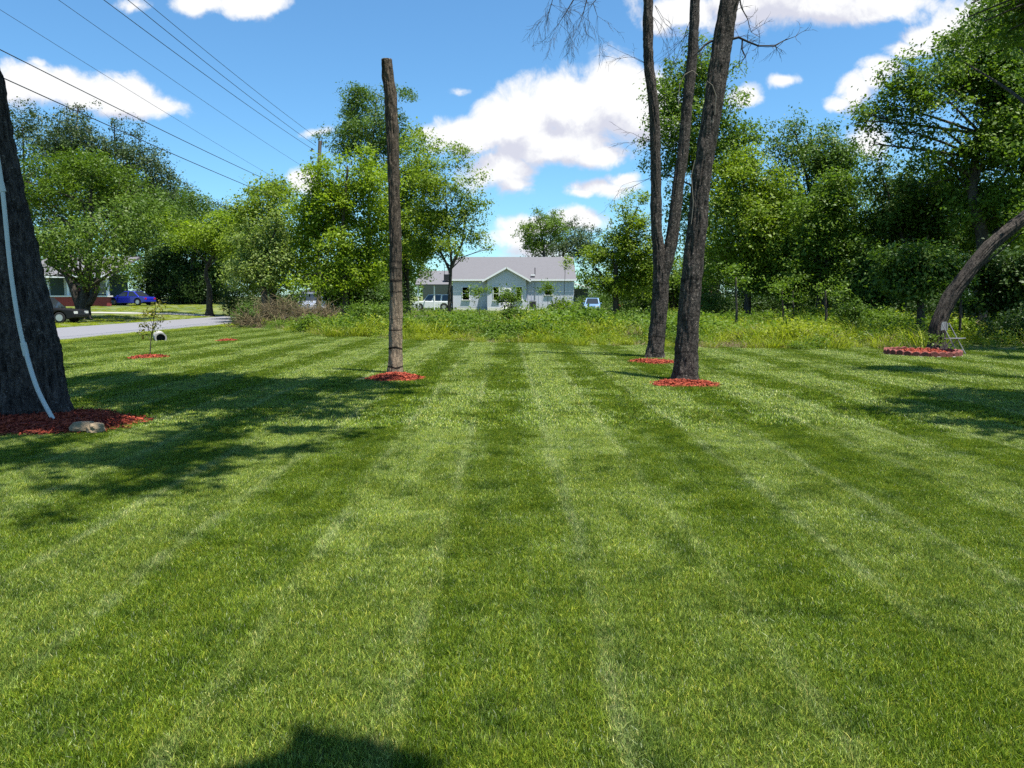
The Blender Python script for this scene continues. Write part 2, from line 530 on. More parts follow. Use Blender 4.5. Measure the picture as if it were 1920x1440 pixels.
M['bark_big'] = bark_mat('bark_furrowed', (0.014, 0.012, 0.012), (0.105, 0.088, 0.080), (8, 8, 2.2), 1.0, 0, 0.06, 0, .45)
M['bark_ring'] = bark_mat('bark_ringed', (0.024, 0.019, 0.014), (0.125, 0.098, 0.072), (11, 11, 3.5), 0.9, 0.95, 0.03, 0.8, 0.5)
M['bark_speck'] = bark_mat('bark_speckled', (0.012, 0.010, 0.009), (0.100, 0.085, 0.072), (11, 11, 5), 1.0, 0.6, 0.03, 0.0, 0.8)
M['bark_lean'] = bark_mat('bark_leaning', (0.014, 0.012, 0.010), (0.088, 0.074, 0.062), (9, 9, 2.0), 1.0, 0, 0.05)
M['twig'] = plain('bare_twig', (0.035, 0.03, 0.03), 0.9, var=0.2)
M['brush'] = plain('dead_brush', (0.150, 0.115, 0.055), 0.9, var=0.5, scale=1.5)
M['cutwood'] = plain('cut_wood', (0.50, 0.34, 0.17), 0.8, var=0.15, scale=14)
M['vine'] = plain('pale_vine', (0.16, 0.14, 0.11), 0.9)
M['mulch'] = plain('red_mulch', (0.24, 0.040, 0.022), 0.9, var=0.4, scale=40, bump=0.9, bscale=50)
M['chip'] = None

def chip_mat():
    m, t, b = new_mat('mulch_chip')
    a = t.nodes.new('ShaderNodeAttribute'); a.attribute_name = 'tint'
    c = mixc(t, a.outputs['Fac'], (0.12, 0.014, 0.008), (0.37, 0.078, 0.036))
    t.links.new(c, b.inputs['Base Color']); b.inputs['Roughness'].default_value = 0.85
    b.inputs['Specular IOR Level'].default_value = 0.25
    return m
M['chip'] = chip_mat()

# ------------------------------------------------------------------ ground, lawn, road
def hgt(x, y):
    k = min(max((-x - 23) / 6, 0), 1)
    r = max(0.0, y - 52)
    return k * min(0.030 * r, 1.6)

def sheet(name, xs, ys, z, mat, inside=None):
    vs, fs, idx = [], [], {}
    for j, y in enumerate(ys):
        for i, x in enumerate(xs):
            idx[i, j] = len(vs)
            vs.append((x, y, hgt(x, y) + z))
    for j in range(len(ys) - 1):
        for i in range(len(xs) - 1):
            if inside is None or inside((xs[i] + xs[i + 1]) / 2, (ys[j] + ys[j + 1]) / 2):
                fs.append((idx[i, j], idx[i + 1, j], idx[i + 1, j + 1], idx[i, j + 1]))
    return MB().add(vs, fs).build(name, mat)

gx = [-900, -500, -300, -200, -140, -100] + list(np.arange(-80, -20, 3.0)) + [-20, -16, -10, 0, 10, 20, 40, 60, 100, 180, 300, 500, 900]
gy = [-80, -40, -10, 0, 10, 20, 30, 40, 52] + list(np.arange(55, 112, 4.0)) + [130, 170, 240, 350, 600, 1200]
tag(sheet('ground', gx, gy, -0.02, M['ground']), kind='structure')

EDGE = sorted([(gnd(p, q).x, gnd(p, q).y) for p, q in ((380, 613), (470, 617), (540, 622), (620, 632), (760, 638), (1000, 645), (1170, 650), (1400, 655), (1600, 656), (1740, 657), (1920, 658))])
EX = [e[0] for e in EDGE]; EY = [e[1] for e in EDGE]
ROAD_L, ROAD_R = -22.9, -16.4

def lawn_far(x):
    return float(np.interp(x, EX, EY)) + 0.35 * math.sin(x * 1.9) + 0.25 * math.sin(x * 4.7 + 1)

lx = list(np.arange(-15.9, 30.1, 0.5))
vs, fs = [], []
for i, x in enumerate(lx):
    for j in range(14):
        vs.append((x, -8 + (lawn_far(x) + 8) * j / 13, 0.0))
for i in range(len(lx) - 1):
    for j in range(13):
        a = i * 14 + j
        fs.append((a, a + 14, a + 15, a + 1))
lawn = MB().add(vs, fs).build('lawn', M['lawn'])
tag(lawn, kind='structure')

ry = list(np.arange(-60, 55, 5.0)) + list(np.arange(55, 130, 4.0))
vs, fs = [], []
for j, y in enumerate(ry):
    bend = 0.004 * max(0, y - 48) ** 2
    for x in (ROAD_L, (ROAD_L + ROAD_R) / 2, ROAD_R):
        X = x - 0.6 * bend * 0.3
        vs.append((X, y, 0.03 + hgt(X, y) + (0.02 if x == (ROAD_L + ROAD_R) / 2 else 0)))
for j in range(len(ry) - 1):
    for i in range(2):
        a = j * 3 + i
        fs.append((a, a + 1, a + 4, a + 3))
tag(MB().add(vs, fs).build('road', M['asphalt']), kind='structure')
# neighbour's concrete drive across the road
dv, df = [], []
for k, (x, y) in enumerate([(-24.0, 60.0), (-28, 60.6), (-33, 61.2), (-40, 62), (-48, 63)]):
    for e in (-0.9, 0.9):
        dv.append((x, y + e, hgt(x, y + e) + 0.012))
for k in range(4):
    df.append((2 * k, 2 * k + 2, 2 * k + 3, 2 * k + 1))
tag(MB().add(dv, df).build('driveway', M['concrete']), kind='structure')

# ------------------------------------------------------------------ grass blades
BEDS = []        # (x, y, rx, ry) filled in first so that no grass grows through the mulch
b_left = gnd(20, 806)
BEDS = [(-6.35, 9.25, 1.62, 1.0), (gnd(740, 710).x, gnd(740, 710).y, 0.54, 0.58), (gnd(1284, 720).x, gnd(1284, 720).y, 0.60, 0.58),
        (gnd(1222, 679).x, gnd(1222, 679).y, 0.55, 0.60), (gnd(279, 671).x, gnd(279, 671).y, 0.48, 0.5), (gnd(426, 639).x, gnd(426, 639).y, 0.36, 0.5),
        (gnd(1748, 668).x, gnd(1748, 668).y + .5, 0.90, 0.95)]

def in_bed(x, y, m=0.0):
    for bx, by, rx, ry_ in BEDS:
        if ((x - bx) / (rx + m)) ** 2 + ((y - by) / (ry_ + m)) ** 2 < 1:
            return True
    return False

def blade_patch(name, size, n, h, w, lean, seed, wild=0.03):
    R = np.random.default_rng(seed)
    p = np.zeros((n, 3)); p[:, :2] = R.uniform(-size / 2, size / 2, (n, 2)) * 1.12
    hh = h * R.uniform(0.55, 1.15, n)
    wl = R.random(n) < wild
    hh[wl] *= R.uniform(1.15, 1.6, wl.sum())
    ang = R.uniform(0, 2 * np.pi, n)
    tilt = np.abs(R.normal(0.35, 0.30, n)) + 0.05
    d = np.stack([np.cos(ang) * tilt, np.sin(ang) * tilt + lean, np.ones(n)], 1)
    d /= np.linalg.norm(d, axis=1)[:, None]
    side_a = R.uniform(0, 2 * np.pi, n)
    s = np.stack([np.cos(side_a), np.sin(side_a), np.zeros(n)], 1)
    s -= d * (s * d).sum(1)[:, None]
    s /= np.linalg.norm(s, axis=1)[:, None]
    ww = (w * R.uniform(0.6, 1.3, n))[:, None]
    bend = np.stack([d[:, 0] * 0.6, d[:, 1] * 0.6, np.full(n, -0.18)], 1)
    mid = p + d * hh[:, None] * 0.55
    tip = p + d * hh[:, None] + bend * hh[:, None] * 0.55
    V = np.stack([p - s * ww / 2, p + s * ww / 2, mid + s * ww * 0.42, mid - s * ww * 0.42, tip + s * ww * .06, tip - s * ww * .06], 1).reshape(-1, 3)
    k = np.arange(n)[:, None] * 6
    Q = np.concatenate([k + np.array([0, 1, 2, 3]), k + np.array([3, 2, 4, 5])], 0)
    tint = np.repeat(R.random(n) ** 1.1, 6)
    me = fast_mesh(name, V, Q, {'tint': tint})
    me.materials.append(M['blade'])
    return bpy.data.objects.new(name, me)

def scatter(name, col, pts, mat=None):
    """one object of many instanced tufts; pts rows: x, y, z, pick, rot, scale, zscale"""
    P = np.array(pts, dtype=np.float32)
    me = bpy.data.meshes.new(name)
    me.vertices.add(len(P))
    me.vertices.foreach_set('co', np.ascontiguousarray(P[:, :3]).ravel())
    a = me.attributes.new('pick', 'INT', 'POINT'); a.data.foreach_set('value', P[:, 3].astype(np.int32))
    a = me.attributes.new('rot', 'FLOAT_VECTOR', 'POINT'); a.data.foreach_set('vector', np.ascontiguousarray(np.stack([np.zeros(len(P)), np.zeros(len(P)), P[:, 4]], 1).astype(np.float32)).ravel())
    a = me.attributes.new('scl', 'FLOAT_VECTOR', 'POINT'); a.data.foreach_set('vector', np.ascontiguousarray(P[:, [5, 5, 6]]).ravel())
    me.update()
    o = bpy.data.objects.new(name, me)
    COL.objects.link(o)
    g = bpy.data.node_groups.new(name + '_scatter', 'GeometryNodeTree')
    g.interface.new_socket('Geometry', in_out='INPUT', socket_type='NodeSocketGeometry')
    g.interface.new_socket('Geometry', in_out='OUTPUT', socket_type='NodeSocketGeometry')
    i_ = g.nodes.new('NodeGroupInput'); o_ = g.nodes.new('NodeGroupOutput')
    ci = g.nodes.new('GeometryNodeCollectionInfo')
    ci.inputs['Collection'].default_value = col
    ci.inputs['Separate Children'].default_value = True
    ci.inputs['Reset Children'].default_value = True
    ip = g.nodes.new('GeometryNodeInstanceOnPoints')
    ip.inputs['Pick Instance'].default_value = True
    def na(nm, ty):
        n_ = g.nodes.new('GeometryNodeInputNamedAttribute'); n_.data_type = ty; n_.inputs[0].default_value = nm
        return [s for s in n_.outputs if s.enabled][0]
    g.links.new(i_.outputs[0], ip.inputs['Points'])
    g.links.new(ci.outputs[0], ip.inputs['Instance'])
    g.links.new(na('pick', 'INT'), ip.inputs['Instance Index'])
    g.links.new(na('rot', 'FLOAT_VECTOR'), ip.inputs['Rotation'])
    g.links.new(na('scl', 'FLOAT_VECTOR'), ip.inputs['Scale'])
    g.links.new(ip.outputs[0], o_.inputs[0])
    md = o.modifiers.new('scatter', 'NODES')
    md.node_group = g
    return o

def stripe_up(x, y):
    ph = (x + RG.gauss(0, .16) + 0.45 * mnoise.noise(Vector((x * .9, y * .35, 5))) + 0.0072 * y + 0.4) * math.pi / 0.82
    return math.sin(ph) < 0

grass_near = bpy.data.collections.new('grass_near_sources')
for q, (let, ln_) in enumerate((('a', -0.42), ('b', 0.48), ('c', 0.03))):
    for k in range(5):
        grass_near.objects.link(blade_patch('%s_tuft_%d' % (let, k), 0.30, 2500, 0.033, 0.0025, ln_, 10 + 20 * q + k, 0.035))
grass_far = bpy.data.collections.new('grass_far_sources')
for k in range(4):
    grass_far.objects.link(blade_patch('a_tuft_far_%d' % k, 0.60, 1500, 0.045, 0.0070, -0.42, 50 + k, 0.02))
for k in range(4):
    grass_far.objects.link(blade_patch('b_tuft_far_%d' % k, 0.60, 1500, 0.045, 0.0070, 0.48, 70 + k, 0.02))
RG = random.Random(3)
pts = []
y = 1.3
while y < 9.0:
    hw = 0.72 * y + 0.9
    x = -hw
    while x < hw:
        X, Y = x + RG.uniform(-.05, .05), y + RG.uniform(-.05, .05)
        if not in_bed(X, Y, -0.03):
            pts.append((X, Y, 0, (10 if RG.random() > (Y - 3.2) / 5.5 else 5 if stripe_up(X, Y) else 0) + RG.randrange(5), RG.uniform(-.5, .5), RG.choice((-1, 1)) * 1.0 if False else RG.uniform(.9, 1.1), RG.uniform(.8, 1.2)))
        x += 0.205
    y += 0.205
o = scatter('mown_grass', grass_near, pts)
tag(o, 'short mown grass blades of the striped front lawn', 'grass', kind='stuff')
pts = []
y = 9.0
while y < 39:
    hw = 0.72 * y + 1.2
    x = -hw
    while x < hw:
        X, Y = x + RG.uniform(-.12, .12), y + RG.uniform(-.12, .12)
        if X > ROAD_R + 0.25 and Y < lawn_far(X) + 0.2 and not in_bed(X, Y, 0.02):
            pts.append((X, Y, 0, (4 if stripe_up(X, Y) else 0) + RG.randrange(4), RG.uniform(-.5, .5), RG.uniform(.9, 1.1), RG.uniform(.8, 1.2) * (1.6 if X < -13.5 and Y > 18 else 1)))
        x += 0.48
    y += 0.48
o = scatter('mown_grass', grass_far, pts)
tag(o, 'short mown grass on the farther half of the striped lawn', 'grass', kind='stuff')

# ------------------------------------------------------------------ mulch beds
def mulch_bed(bx, by, rx, ry_, h, label, chips, seed, chip=0.055):
    R = random.Random(seed)
    root = empty('mulch_bed', (bx, by, 0), label, 'mulch bed')
    vs, fs = [(0, 0, h)], []
    n, rings = 40, 8
    ph = [R.uniform(0, 6.28) for _ in range(3)]
    def edge(t):
        return 1 + 0.05 * math.sin(3 * t + ph[0]) + 0.04 * math.sin(7 * t + ph[1]) + .03 * math.sin(12 * t + ph[2])
    for r in range(1, rings + 1):
        q = r / rings
        for k in range(n):
            t = 2 * math.pi * k / n
            z = h * (1 - q ** 1.7) + (R.uniform(-.012, .012) if r < rings else -0.005)
            vs.append((math.cos(t) * rx * q * edge(t), math.sin(t) * ry_ * q * edge(t), z))
    for k in range(n):
        fs.append((0, 1 + k, 1 + (k + 1) % n))
    for r in range(rings - 1):
        for k in range(n):
            a, b = 1 + r * n + k, 1 + r * n + (k + 1) % n
            fs.append((a, a + n, b + n, b))
    MB().add(vs, fs).build('mound', M['mulch'], root, True)
    RN = np.random.default_rng(seed)
    q = np.sqrt(RN.random(chips)) * 1.04
    t = RN.uniform(0, 2 * np.pi, chips)
    e = 1 + 0.05 * np.sin(3 * t + ph[0]) + 0.04 * np.sin(7 * t + ph[1]) + .03 * np.sin(12 * t + ph[2])
    c = np.stack([np.cos(t) * rx * q * e, np.sin(t) * ry_ * q * e, h * (1 - np.minimum(q, 1) ** 1.7) + RN.uniform(0.0, 0.022, chips)], 1)
    d = RN.normal(0, 1, (chips, 3)); d[:, 2] *= 0.35; d /= np.linalg.norm(d, axis=1)[:, None]
    s = np.cross(d, RN.normal(0, 1, (chips, 3)) * np.array([.3, .3, 1])); s /= np.linalg.norm(s, axis=1)[:, None]
    u = np.cross(d, s)
    l_ = (chip * RN.uniform(.5, 1.5, chips))[:, None]; w_ = l_ * RN.uniform(.14, .32, chips)[:, None]
    V = np.stack([c - d * l_ / 2 - s * w_ / 2, c + d * l_ / 2 - s * w_ * .3, c + d * l_ / 2 + s * w_ * .3, c - d * l_ / 2 + s * w_ / 2,
                  c - d * l_ / 2.2 + u * w_ * .6, c + d * l_ / 2.2 + u * w_ * .6], 1).reshape(-1, 3)
    k = np.arange(chips)[:, None] * 6
    Q = np.concatenate([k + np.array(z) for z in ([0, 1, 5, 4], [3, 4, 5, 2])], 0)
    ch = link('mulch_chips', fast_mesh('mulch_chips', V, Q, {'tint': np.repeat(RN.random(chips) ** 1.3, 6)}), M['chip'], root)
    ch['kind'] = 'stuff'
    return root

BL = ['red mulch bed round the broad trunk at the left edge', 'red mulch mound round the tall branchless stump', 'red mulch bed round the nearer thick dark trunk',
      'smaller red mulch bed round the forked trunk farther back', 'small red mulch patch under the little sapling', 'small bare red mulch patch near the road']
for i in range(6):
    bx, by, rx, ry_ = BEDS[i]
    mulch_bed(bx, by, rx, ry_, (0.10, 0.10, 0.05, 0.05, 0.06, 0.05)[i], BL[i], (5200, 1500, 1600, 900, 600, 400)[i], 40 + i, (0.07, .06, .06, .07, .08, .08)[i])

# ------------------------------------------------------------------ leaves and trees
def leaf_cloud(centers, crad, per, size, seed, flat=0.55, up=0.7, origin=None, aspect=0.55, tint_by=None):
    R = np.random.default_rng(seed)
    nC = len(centers)
    n = nC * per
    ci = np.repeat(np.arange(nC), per)
    off = R.normal(0, 1, (n, 3)) * np.array([1, 1, flat])
    p = centers[ci] + off * crad[ci][:, None] * 0.62
    nr = R.normal(0, 0.75, (n, 3)) + np.array([0, 0, up])
    if origin is not None:
        out = p - origin
        out /= (np.linalg.norm(out, axis=1)[:, None] + 1e-6)
        nr += out * 0.45
    nr /= np.linalg.norm(nr, axis=1)[:, None]
    d = R.normal(0, 1, (n, 3)); d[:, 2] -= 0.25
    d -= nr * (d * nr).sum(1)[:, None]
    d /= np.linalg.norm(d, axis=1)[:, None]
    s = np.cross(nr, d)
    sz = (size * R.uniform(0.55, 1.0, n) * (1 + 0.6 * (R.random(n) < .25)))[:, None]
    fold = nr * sz * 0.10
    V = np.stack([p - d * sz * .5, p + s * sz * aspect * .5 + fold, p + d * sz * .5, p - s * sz * aspect * .5 + fold], 1).reshape(-1, 3)
    Q = np.arange(n * 4).reshape(n, 4)
    ct = R.uniform(0.1, 0.9, nC)
    tint = np.clip(0.62 * ct[ci] + 0.38 * R.random(n), 0, 1)
    return V, Q, np.repeat(tint, 4)

def lobes_to_clusters(lobes, nC, seed, shell=0.45, jit=0.16, sub=13):
    """foliage masses made of boughs (sub-masses), boughs made of leaf clusters, so that outline and shade are clumpy"""
    R = np.random.default_rng(seed)
    C = np.array([l[0] for l in lobes]); RR = np.array([l[1] for l in lobes])
    w = (RR[:, 0] * RR[:, 2]); w = w / w.sum()
    nS = max(len(lobes) * 3, len(lobes) * sub)
    sl = R.choice(len(lobes), nS, p=w)
    d = R.normal(0, 1, (nS, 3)); d /= np.linalg.norm(d, axis=1)[:, None]
    t = (0.20 + 0.70 * R.random(nS) ** 0.55) * (1 + R.normal(0, jit, nS))
    sc = C[sl] + d * RR[sl] * t[:, None]
    sr = RR[sl] * R.uniform(.18, .50, nS)[:, None] * np.stack([np.ones(nS), np.ones(nS), R.uniform(.8, 1.5, nS)], 1)
    sw = sr[:, 0] * sr[:, 2]; sw = sw / sw.sum()
    k = R.choice(nS, nC, p=sw)
    e = R.normal(0, 1, (nC, 3)); e /= np.linalg.norm(e, axis=1)[:, None]
    e[:, 2] = np.where(R.random(nC) < .40, np.abs(e[:, 2]), e[:, 2])
    u = 0.25 + 0.75 * R.random(nC) ** shell
    pos = sc[k] + e * sr[k] * u[:, None] * np.array([1.1, 1.1, 1.0])
    return pos, k

DENS, GROW = 1.50, 1.27
def tree(name, label, base, lobes, leaves, size, mat, seed, trunk_r=0.18, group=None, per=30, crad=None, bark='bark', trunk_pts=None, flat=0.8, up=0.65, shell=0.38, limbs=True, cat='tree', jit=0.16, lean=None, zmin=0.15):
    """a tree that stands at base; lobes are (world centre, (rx, ry, rz)) of its foliage masses"""
    R = random.Random(seed)
    base = Vector(base)
    root = empty(name, base, label, cat, group)
    leaves = int(leaves * DENS)
    lobes = [(c_, (r_[0] * GROW, r_[1] * GROW, r_[2] * GROW)) for c_, r_ in lobes]
    nC = max(6, leaves // per)
    pos, li = lobes_to_clusters(lobes, nC, seed, shell, jit)
    mr = np.mean([l[1][0] for l in lobes])
    cr = np.full(nC, crad if crad else 0.10 * mr + 0.24) * np.random.default_rng(seed + 1).uniform(0.6, 1.4, nC)
    org = np.mean(np.array([l[0] for l in lobes]), 0)
    V, Q, T = leaf_cloud(pos, cr, per, size, seed + 2, flat, up, org)
    V = V - np.array(base)
    V[:, 2] = np.where(V[:, 2] < zmin, zmin + np.abs(V[:, 2] - zmin) * .2, V[:, 2])
    link('crown', fast_mesh('crown', V, Q, {'tint': T}), M[mat], root)
    mb = MB()
    hi = max(lobes, key=lambda l: l[0][2])
    top = hi[0][2]
    if trunk_pts is None:
        cx, cy = org[0], org[1]
        tp = [base, base + Vector((R.uniform(-.1, .1), 0, (top - base.z) * .3)), Vector((base.x + (cx - base.x) * .4, base.y + (cy - base.y) * .4, base.z + (top - base.z) * .55)), Vector((hi[0][0], hi[0][1], top))]
    else:
        tp = [Vector(q) for q in trunk_pts]
    cv = catmull(tp, 6)
    rad = [trunk_r * (1.55 if i == 0 else 1.12 if i == 1 else 1.0) * (1 - 0.82 * i / (len(cv) - 1)) for i in range(len(cv))]
    mb.tube([q - base for q in cv], rad, 9, 0.07, seed)
    if limbs:
        for c, r in lobes:
            c = Vector(c)
            zt = base.z + max(0.2 * (top - base.z), (c.z - base.z) - max(r[0], 1) * 0.9)
            a = min(cv, key=lambda q: abs(q.z - zt))
            k = cv.index(a)
            if (c - a).length < 0.5: continue
            midp = a.lerp(c, .5) + Vector((R.uniform(-.2, .2), R.uniform(-.2, .2), 0.1)) * r[0] * .3
            r0 = rad[k] * .55
            pl_ = catmull([a, midp, c], 4)
            mb.tube([q - base for q in pl_], list(np.linspace(r0, r0 * .25, len(pl_))), 6, 0.05, seed + k)
            for _ in range(5):
                e = c + Vector((R.uniform(-1, 1) * r[0], R.uniform(-1, 1) * r[1], R.uniform(-.6, 1) * r[2])) * .8
                s0 = pl_[R.randrange(len(pl_) // 2, len(pl_))]
                mb.tube([s0 - base, s0.lerp(e, .5) - base + Vector((0, 0, .08 * r[2])), e - base], [r0 * .35, r0 * .22, r0 * .08], 5)
    mb.build('trunk', M[bark], root, True)
    return root

def PL(Y, *spec, dz=0.0, seed=0):
    """lobes from apparent centre and radius in the photograph, at real distance Y; each gets its own depth"""
    R = random.Random(int(Y * 10) + seed)
    out = []
    for s in spec:
        px, py, rx = s[:3]
        ry_ = s[3] if len(s) > 3 else rx
        yo = s[4] if len(s) > 4 else R.uniform(-.5, .5) * rx / F * Y
        c = at(px, py, Y + yo)
        out.append((tuple(c), (rx / F * Y, 0.85 * rx / F * Y, ry_ / F * Y)))
    return out

def on_ground(px, Y):
    x = (px - 960) / F * Y
    return Vector((x, Y, hgt(x, Y)))



def rough_trunk(parent, origin, pts, radii, mat, n=72, rings=120, amp=0.03, fx=3.0, fz=0.9, flare=0.0, seed=0, name='trunk', closed_top=True):
    """a trunk with furrowed, uneven bark as real relief; pts are world points, radii at those points"""
    cv = catmull(pts, 12)
    rr = lerp_list(radii, len(cv))
    ts = np.linspace(0, len(cv) - 1, rings)
    vs, fs = [], []
    origin = Vector(origin)
    for i, t in enumerate(ts):
        a = int(min(t, len(cv) - 2)); f_ = t - a
        c = cv[a].lerp(cv[a + 1], f_)
        d = (cv[min(a + 1, len(cv) - 1)] - cv[a]).normalized()
        u = Vector((1, 0, 0)); u = (u - d * u.dot(d)).normalized(); w = d.cross(u)
        r0 = rr[a] * (1 - f_) + rr[a + 1] * f_
        zz = c.z
        for k in range(n):
            th = 2 * math.pi * k / n
            q = Vector((math.cos(th) * fx * 1.6, math.sin(th) * fx * 1.6, zz * fz + seed * 7.3))
            b = mnoise.fractal(q * 1.5, 0.9, 2.1, 5)
            ridge = abs(mnoise.noise(Vector((math.cos(th) * fx * 3 * max(r0, .2) * 2, math.sin(th) * fx * 3 * max(r0, .2) * 2, zz * fz * 1.3 + seed))))
            fl = flare * math.exp(-zz / 0.28) * (1 + 0.55 * math.sin(5 * th + seed) + 0.3 * math.sin(3 * th + 1.3 * seed)) if flare else 0
            r = r0 * (1 + fl) + amp * (b * 0.9 - ridge * 1.6 + 0.25)
            vs.append(c + (u * math.cos(th) + w * math.sin(th)) * r - origin)
    for i in range(rings - 1):
        for k in range(n):
            a, b = i * n + k, i * n + (k + 1) % n
            fs.append((a, b, b + n, a + n))
    if closed_top:
        fs.append(tuple(range(len(vs) - n, len(vs))))
    return MB().add(vs, fs).build(name, mat, parent, True)

def px_path(Y, *pp):
    return [at(p[0], p[1], Y + (p[2] if len(p) > 2 else 0)) for p in pp]

def twig_set(mb, start, d, length, r, depth, R, droop=-0.15, origin=Vector((0, 0, 0)), spread=0.7):
    p = Vector(start); d = Vector(d).normalized()
    n = 5
    pts_ = [p.copy()]
    kids = []
    for i in range(n):
        d = (d + Vector((R.uniform(-.28, .28), R.uniform(-.2, .2), R.uniform(-.25, .25) + droop * .3))).normalized()
        p = p + d * length / n
        pts_.append(p.copy())
        if depth > 0 and i >= 1 and R.random() < 0.8:
            kids.append((p.copy(), (d + Vector((R.uniform(-1, 1), R.uniform(-.7, .7), R.uniform(-1, .8))) * spread).normalized(), length * R.uniform(.35, .6), r * (1 - i / (n + 1)) * .6))
    mb.tube([q - origin for q in pts_], list(np.linspace(r, r * .35, len(pts_))), 5, cap=False)
    for k in kids:
        twig_set(mb, k[0], k[1], k[2], max(k[3], .0035), depth - 1, R, droop, origin, spread)

# ------------------------------------------------------------------ the five foreground trees
# broad trunk at the left edge, its crown above the frame
LT = Vector((-6.36, 9.75, 0))
lt = empty('broad_old_tree', LT, 'very broad dark furrowed trunk at the left edge of the lawn', 'tree')
rough_trunk(lt, LT, [Vector((x, 9.75 + .02 * z, z)) for x, z in ((-6.46, -.15), (-6.47, .12), (-6.49, .45), (-6.52, .9), (-6.58, 1.35), (-6.68, 2.0), (-6.84, 3.2), (-7.05, 5.0), (-7.3, 7.5), (-7.2, 9.5))],
            [.52, .50, .47, .465, .455, .44, .41, .38, .33, .24], M['bark_big'], 160, 230, 0.034, 6.5, 2.0, 0.13, 2)

def shade_lobes(spec, h0, h1, seed):
    """crown masses whose shade falls on the given ground spots"""
    R = random.Random(seed)
    out = []
    for px, py, rx, ry_ in spec:
        g = gnd(px, py)
        rw = rx / F * g.y
        rd = abs(gnd(px, py - ry_).y - gnd(px, py + ry_).y) / 2
        h = R.uniform(h0, h1)
        c = g + to_sun * (h / to_sun.z)
        out.append((tuple(c), (rw, rd, min(rw, 1.0))))
    return out

def add_crown(root, lobes, leaves, size, mat, seed, per=22, crad=0.35, flat=.5, up=.8, shell=.6, branch_from=None, br=0.12):
    base = root.location
    pos, li = lobes_to_clusters(lobes, max(4, leaves // per), seed, shell)
    cr = np.full(len(pos), crad) * np.random.default_rng(seed).uniform(.6, 1.4, len(pos))
    V, Q, T = leaf_cloud(pos, cr, per, size, seed + 5, flat, up)
    link('crown', fast_mesh('crown', V - np.array(base), Q, {'tint': T}), M[mat], root)
    if branch_from is not None:
        mb = MB()
        R = random.Random(seed)
        for c, r in lobes:
            c = Vector(c); s = Vector(branch_from)
            mid = s.lerp(c, .5) + Vector((0, 0, .25))
            pl_ = catmull([s, mid, c], 4)
            mb.tube([q - base for q in pl_], list(np.linspace(br, br * .2, len(pl_))), 6)
        mb.build('limbs', M['bark'], root, True)

lt_sh = [(100, 815, 60, 10), (190, 805, 50, 8), (60, 835, 70, 8), (130, 800, 60, 8), (20, 820, 60, 10), (230, 712, 110, 10), (350, 715, 110, 11), (450, 722, 80, 11), (560, 722, 90, 11), (640, 728, 80, 10), (720, 722, 50, 7), (760, 738, 34, 4), (300, 742, 130, 14), (440, 760, 100, 10), (540, 750, 90, 10), (170, 722, 75, 16), (260, 730, 90, 18), (370, 728, 100, 20), (470, 745, 90, 22), (570, 738, 80, 20), (660, 722, 75, 13), (715, 733, 55, 9), (640, 760, 80, 12), (560, 780, 90, 12),
         (300, 765, 90, 16), (420, 790, 100, 16), (560, 808, 90, 8), (660, 817, 80, 5), (330, 830, 120, 16), (200, 860, 130, 14), (450, 850, 100, 10), (60, 868, 90, 20), (300, 875, 110, 12), (505, 848, 60, 7),
         (60, 800, 90, 26), (-60, 760, 120, 40), (200, 800, 60, 14), (-90, 860, 100, 40), (250, 925, 120, 13), (380, 938, 55, 8), (90, 925, 70, 18), (20, 960, 70, 14), (150, 970, 70, 8), (-150, 900, 150, 60), (-120, 960, 90, 30), (-200, 720, 160, 40)]
lt_over = [(tuple(LT + Vector((dx, -.6, z)) + to_sun * ((h - z) / to_sun.z)), (1.0, .9, .6)) for dx, z, h in ((.2, .2, 8), (.5, 1, 9), (-.5, 1, 8.4), (0, 2, 9), (-.6, 2.6, 9.5), (.1, 3.2, 9.2), (-.5, 4, 10), (-1, 5, 10.5), (-.2, 5, 9.6))]
add_crown(lt, [(c_, (r_[0] * 1.25, r_[1] * 1.25, r_[2])) for c_, r_ in shade_lobes(lt_sh, 9.6, 11.6, 5) + lt_over], 44000, 0.205, 'deep', 11, 24, 0.28, branch_from=LT + Vector((-.85, .35, 7.3)), br=.05)

# tall branchless stump
ST = gnd(741, 702)
stump = empty('tall_stump', ST, 'tall leafless branchless trunk cut off at the top standing alone on the lawn', 'tree stump')
sp = px_path(ST.y, (741, 704), (742, 640), (742.5, 527), (741, 440), (738.5, 352), (736, 260), (732, 180), (728, 145), (724.5, 112))
rough_trunk(stump, ST, sp, [.150, .134, .124, .117, .113, .116, .120, .112, .105], M['bark_ring'], 56, 240, 0.020, 3.0, 2.0, 0.12, 4)
c = sp[-1] - ST
MB().bar(c + Vector((0, 0, -.01)), c + Vector((0, 0, .006)), .098, 18).build('cut_top', M['cutwood'], stump)

# nearer of the two dark trunks
NT = gnd(1285, 714)
nt_ = empty('topped_tree', NT, 'thick speckled dark trunk nearest on the right, leaning slightly right with bare twigs', 'tree')
npth = px_path(NT.y, (1284, 717), (1286, 690), (1289, 624), (1297, 518), (1306, 439), (1313, 360), (1322, 290), (1338, 192), (1350, 110), (1366, 10), (1385, -110), (1392, -230))
rough_trunk(nt_, NT, npth, [.24, .215, .205, .185, .172, .165, .158, .166, .172, .160, .140, .10], M['bark_speck'], 64, 240, 0.028, 3.0, 1.8, 0.16, 6)
mb = MB(); R = random.Random(5)
b0 = at(1366, 78, NT.y)
bp = px_path(NT.y, (1362, 76), (1385, 70), (1402, 78), (1422, 86), (1452, 86), (1470, 76), (1492, 68))
mb.tube([q - NT for q in bp], [.026, .022, .018, .016, .014, .009, .004], 6)
bp2 = px_path(NT.y, (1392, 72), (1391, 92), (1398, 106), (1386, 122))
mb.tube([q - NT for q in bp2], [.016, .013, .009, .004], 6)
